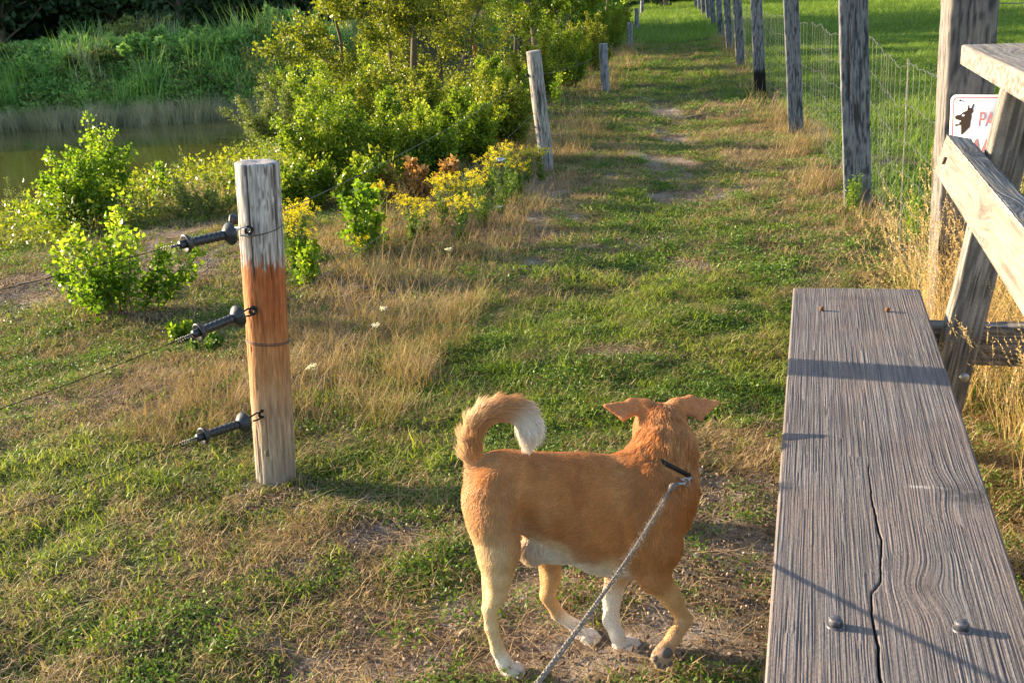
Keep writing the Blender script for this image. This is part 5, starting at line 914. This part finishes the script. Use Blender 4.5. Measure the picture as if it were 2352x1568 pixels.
RW = [(690, 640, 462, 85, 'big yellow ragwort clump touching the right side of the round post', 16), (672, 600, 470, 50, 'yellow ragwort peeping out behind the bleached post', 8), (950, 560, 445, 70, 'yellow ragwort in the dry verge below the rusty leaves', 8), (1015, 520, 400, 70, 'yellow ragwort directly right of the rusty oak leaves', 8), (1065, 520, 395, 60, 'broad yellow ragwort in the middle of the verge row', 8), (1060, 560, 450, 70, 'low yellow ragwort in front of the verge row', 7), (1130, 470, 350, 45, 'yellow ragwort left of the small grey tensioner', 7), (1165, 450, 325, 50, 'tallest yellow ragwort of the verge row', 7), (1190, 450, 360, 40, 'yellow ragwort right of the small grey tensioner', 6), (1215, 420, 335, 30, 'yellow ragwort left of the foot of the leaning post', 5), (1243, 415, 336, 26, 'yellow ragwort in front of the leaning post', 5), (700, 590, 520, 40, 'lower yellow ragwort stem beside the orange wood', 6), (880, 500, 415, 50, 'yellow ragwort left of the rusty leaves, against the bright shrubs', 5), (975, 540, 470, 50, 'low yellow ragwort at the front edge of the verge', 5), (1100, 500, 385, 45, 'yellow ragwort between the middle of the row and the grey tensioner', 6), (830, 600, 540, 30, 'small yellow ragwort at the foot of the slim sapling', 3)]
for k, (X, Y, Yt, W_, lab, n_) in enumerate(RW): ragwort(X, Y, Yt, W_, lab, 200+k, n_)
def yarrow(X, Y, k, lab):
    b = gp(X, Y); r = np.random.default_rng(400+k); o = thing('yarrow_flower', lab, 'flower', b, 'white yarrow heads in the verge'); a = Acc(); tube(a, [b-ZU*.02, b+ZU*.08+r.normal(size=3)*.004, b+ZU*.15], .0018, 4); a.build('stem', M['plantstem'], o)
    a = Acc(); m = 50; P = b+ZU*.15+np.stack([r.normal(0, .011, m), r.normal(0, .011, m), r.normal(0, .003, m)], 1); leaves(a, P, r.normal(size=(m, 3))+ZU*.3, .009, .006, r.uniform(0, 1, m), r); a.build('flower_head', M['white'], o)
for k, (X, Y, lab) in enumerate([(870, 812, 'white yarrow head in the dry grass left of the green patch'), (886, 770, 'white yarrow head above the other in the dry grass'), (725, 915, 'white yarrow head right of the round post'), (1033, 625, 'small white yarrow head in the upper dry verge'), (1150, 420+100, 'white yarrow head below the feathery herbs')]): yarrow(X, Y, k, lab)
# trees left of the path
TY = {962: 19.5, 1010: 19.9, 1035: 18.4, 1112: 20.6, 820: 19.2, 890: 23, 1190: 24, 1280: 27, 1350: 31}
def tr(X, Y, hh, cr, lab, **k): k['nl'] = int(k.get('nl', 5000)*1.7); p = ony(X, Y, TY[X]); return tree(k.pop('name', 'deciduous_tree'), lab, p, hh, cr, **k)
tr(962, 232, 4.6, 1.7, 'tree with the thickest dark upright trunk in the thicket', trunk_r=.07, seed=1, nl=8500, group='trees in the thicket left of the path', L=.055, W=.035)
tr(1010, 235, 4.2, 1.5, 'thin trunked tree right beside the thickest trunk', trunk_r=.04, seed=2, nl=6500, lean=(.03, 0), group='trees in the thicket left of the path', L=.05, W=.03)
tr(1035, 285, 3.2, 1.4, 'forked crooked sapling leaning right from the shrubs', trunk_r=.028, seed=3, nl=4500, lean=(.42, .1), group='trees in the thicket left of the path', L=.045, W=.028)
tr(1112, 215, 4.4, 1.6, 'tree with reddish half dead trunk behind the leaning post', trunk_r=.055, seed=4, nl=5200, bark='redtrunk', group='trees in the thicket left of the path', L=.05, W=.03)
tr(820, 225, 4.0, 1.6, 'olive leaved tree at the left end of the thicket', trunk_r=.04, seed=5, nl=8000, mat='treeleaf', group='trees in the thicket left of the path', L=.06, W=.045, lean=(-.08, 0))
tr(890, 190, 5.0, 1.8, 'tall olive tree rising behind the thickest trunk', trunk_r=.06, seed=6, nl=8000, group='trees in the thicket left of the path')
tr(1190, 175, 4.2, 1.6, 'rounded green tree behind the top of the leaning post', trunk_r=.05, seed=7, nl=7500, mat='alder', group='trees in the thicket left of the path')
tr(1280, 130, 4.6, 1.9, 'bright tree beside the third post of the left row', trunk_r=.06, seed=8, nl=9000, mat='alder', group='trees in the thicket left of the path', L=.08, W=.05)
tr(1350, 92, 5.0, 2.2, 'green tree behind the small fourth post', trunk_r=.07, seed=9, nl=8000, mat='alder', group='trees in the thicket left of the path', L=.10, W=.07)
r = np.random.default_rng(77)
far = [(27, -2.2, 4.8, 'olive'), (31, -4.6, 5.5, 'broad'), (36, -1.8, 5.2, 'dense'), (41, .2, 5.5, 'rounded'), (47, 1.6, 6, 'tall'), (55, 3.2, 6.5, 'pale'), (64, 5.0, 7, 'distant')]
for k, (yy, dx, hh, ad) in enumerate(far):
    tree('deciduous_tree', '%s green tree left of the far path, %s beyond the thicket' % (ad, ['first', 'second', 'third', 'fourth', 'fifth', 'sixth', 'seventh'][k]), (Lx(yy)-2.0-(.8 if k % 2 else 0), yy), hh, 2.3, trunk_r=.09, seed=30+k, nl=6500, L=.14, W=.10, mat='bank' if k % 2 else 'alder', group='trees along the far path', cz0=.03, nlimb=22)
# trees closing the end of the path
for k, (x_, y_) in enumerate([(9., 84), (13.5, 88), (18, 92), (24, 98), (4, 82), (31, 102)]):
    tree('dark_tree', 'dark tree closing the far end of the path, %s from the left' % ['second', 'third', 'fourth', 'fifth', 'first', 'sixth'][k], (x_, y_), 9, 4.5, trunk_r=.2, seed=60+k, nl=5000, L=.35, W=.28, mat='dark', group='trees at the end of the path', cz0=.02, nlimb=26)
# far bank shrubs
BS = [(40, 215, 120, 150), (150, 195, 105, 170), (255, 180, 85, 150), (330, 165, 62, 160), (420, 185, 95, 150), (520, 200, 72, 150), (590, 215, 60, 150), (665, 190, 45, 160), (740, 200, 60, 140), (480, 150, 80, 120), (120, 245, 165, 160), (380, 235, 135, 170), (250, 240, 150, 160), (500, 238, 150, 140)]
bl = ['pale green shrub at the left edge of the far bank', 'mid green shrub behind the cattails', 'light green shrub on the crest of the far bank', 'tallest rounded shrub on the crest of the far bank', 'dark green shrub in the middle of the far bank', 'bright shrub on the far bank against the dark wood', 'shrub on the far bank left of the wispy willow', 'shrub on the far bank behind the wispy willow', 'shrub at the right end of the far bank', 'small crest shrub between two taller ones on the far bank', 'low shrub right above the cattails', 'low leafy shrub just above the pale reeds', 'low shrub above the left half of the pale reeds', 'low shrub above the right half of the pale reeds']
for k, (X, Y, Yt, W_) in enumerate(BS):
    yy = 30.2+(240-Y)*.045; p = ony(X, Y, yy); q = ony(X, Yt, yy); g = float(H(p[0], yy)); sc_ = proj(p)[2]
    shrub('bank_shrub', bl[k], 'shrub', (p[0], yy, g), max(q[2]-g, .6)*[1., 1.25, 1.1, 1.4][k % 4], W_/sc_/2, nst=20, tw=14, lf=16, L=.15, W=.07, mat='bank' if k % 3 else 'willow', seed=80+k, tlen=.28, stemr=.01, group='shrubs on the far bank', low=.02)
# cattails
a = Acc(); cps = [(40, 268), (75, 275), (95, 285), (130, 262), (150, 262), (20, 262), (60, 255)]
for k, (X, Y) in enumerate([(45, 285), (110, 278), (150, 270)]):
    p = onz(X, Y, WZ); o = thing('cattail_clump', 'bright green cattail clump standing in the far edge of the pond, %s' % ['leftmost', 'middle one', 'rightmost and tallest'][k], 'reeds', p, 'cattail clumps')
    rr2 = np.random.default_rng(k+9); A = Acc(); B_ = blades(150, .55, .9, 1.9, .03, .25, 300+k, .13, 5, tmu=.6); A.add(np.concatenate(B_.V)+p, B_.F, np.concatenate(B_.T)); A.build('leaf_blades', M['cattail'], o)
    A = Acc(); B_ = blades(60, .5, .4, .8, .02, .4, 310+k, .3, 3); A.add(np.concatenate(B_.V)+p, B_.F, np.concatenate(B_.T)); A.build('dead_blades', M['reed'], o)
# dark wood beyond the far bank
DW = [(-32, 37), (-27, 40), (-23, 37.5), (-19.5, 41), (-16.5, 38), (-13.5, 41.5), (-10.5, 38.5), (-7.5, 42), (-5, 39), (-2.5, 43), (-35, 43), (-21, 46), (-12, 47), (-29, 47), (-4, 48)]
dn = ['first', 'second', 'third', 'fourth', 'fifth', 'sixth', 'seventh', 'eighth', 'ninth', 'tenth', 'eleventh', 'twelfth', 'thirteenth', 'fourteenth', 'fifteenth']
for k, (x_, y_) in enumerate(DW):
    if k >= 10: continue
    tree('forest_tree', 'dark forest tree behind the far bank, %s from the left' % dn[k], (x_, y_), 5.2, 3.6, trunk_r=.16, seed=120+k, nl=9000, L=.24, W=.17, mat='dark', group='dark forest trees beyond the pond', cz0=.0, nlimb=34, twigs=300)
# the wood that goes on behind, one mass
A = Acc(); r = np.random.default_rng(5); n = 42000; x = r.uniform(-62, -1, n); y = r.uniform(41, 53, n); z = r.uniform(-.2, 5.5, n)*(.6+.6*vn(x*.3, y*.3, s=4)); leaves(A, np.stack([x, y, z+.3], 1), r.normal(size=(n, 3)), .55, .42, np.clip(r.normal(.35, .2, n), 0, 1), r)
n = 14000; x = r.uniform(-38, -30, n); y = r.uniform(33, 45, n); z = r.uniform(-.5, 7.5, n)*(.6+.6*vn(x*.3, y*.3, s=6)); k = (x < -30-2*vn(y*.5, y*0, s=2)); leaves(A, np.stack([x, y, z], 1)[k], r.normal(size=(k.sum(), 3)), .42, .32, np.clip(r.normal(.35, .2, k.sum()), 0, 1), r)
tag(A.build('woodland', M['dark']), 'dark wood closing the view beyond the pond', None, None, 'stuff')
A = Acc(); n = 26000; x = r.uniform(-12, 60, n); y = 104+r.uniform(0, 8, n)+.25*np.abs(x-20); z = r.uniform(-.2, 9, n)*(.6+.6*vn(x*.2, y*.2, s=4)); leaves(A, np.stack([x, y, z], 1), r.normal(size=(n, 3)), .9, .7, np.clip(r.normal(.35, .2, n), 0, 1), r); tag(A.build('distant_woodland', M['dark']), 'distant wood behind the meadow', None, None, 'stuff')
# rank dry grass by the bench
r = np.random.default_rng(31); n = 520; s_ = r.uniform(-1.5, 3.0, n); t_ = r.uniform(.50, 1.7, n); P = FA+BA*s_[:, None]+BP*t_[:, None]; P[:, 2] = H(P[:, 0], P[:, 1])
keep = (t_ > .80+.2*(s_ > 1)) | ((s_ < -.3) & (t_ > .35)); 
gn('rank_dry_grass', PR['rank'], P[keep], np.stack([r.normal(0, .14, n), r.normal(0, .14, n), r.uniform(0, 6.28, n)], -1)[keep], (r.uniform(.55, 1.0, n)[:, None]*np.ones((1, 3)))[keep], r.integers(0, 4, n)[keep], 'stuff', 'tall straw coloured grass with seed heads behind the bench')
# pale stones on the trodden soil
for k, (X, Y, s_, lab) in enumerate([(1605, 1082, .012, 'small white stone right of the dog collar'), (1600, 1277, .010, 'small pale stone on the soil below the first white one'), (1608, 1263, .008, 'tiny pale stone beside the slightly larger one'), (215, 640, .02, 'pale stone on the sandy patch at the left')]):
    b = gp(X, Y); a = Acc(); ell(a, b+ZU*s_*.4, (s_*1.1, s_*.8, s_*.6), None, 8); V = a.V[0]; V += (np.random.default_rng(k).normal(size=V.shape))*s_*.10; tag(a.build('pebble', M['stone']), lab, 'stone', 'pale pebbles')
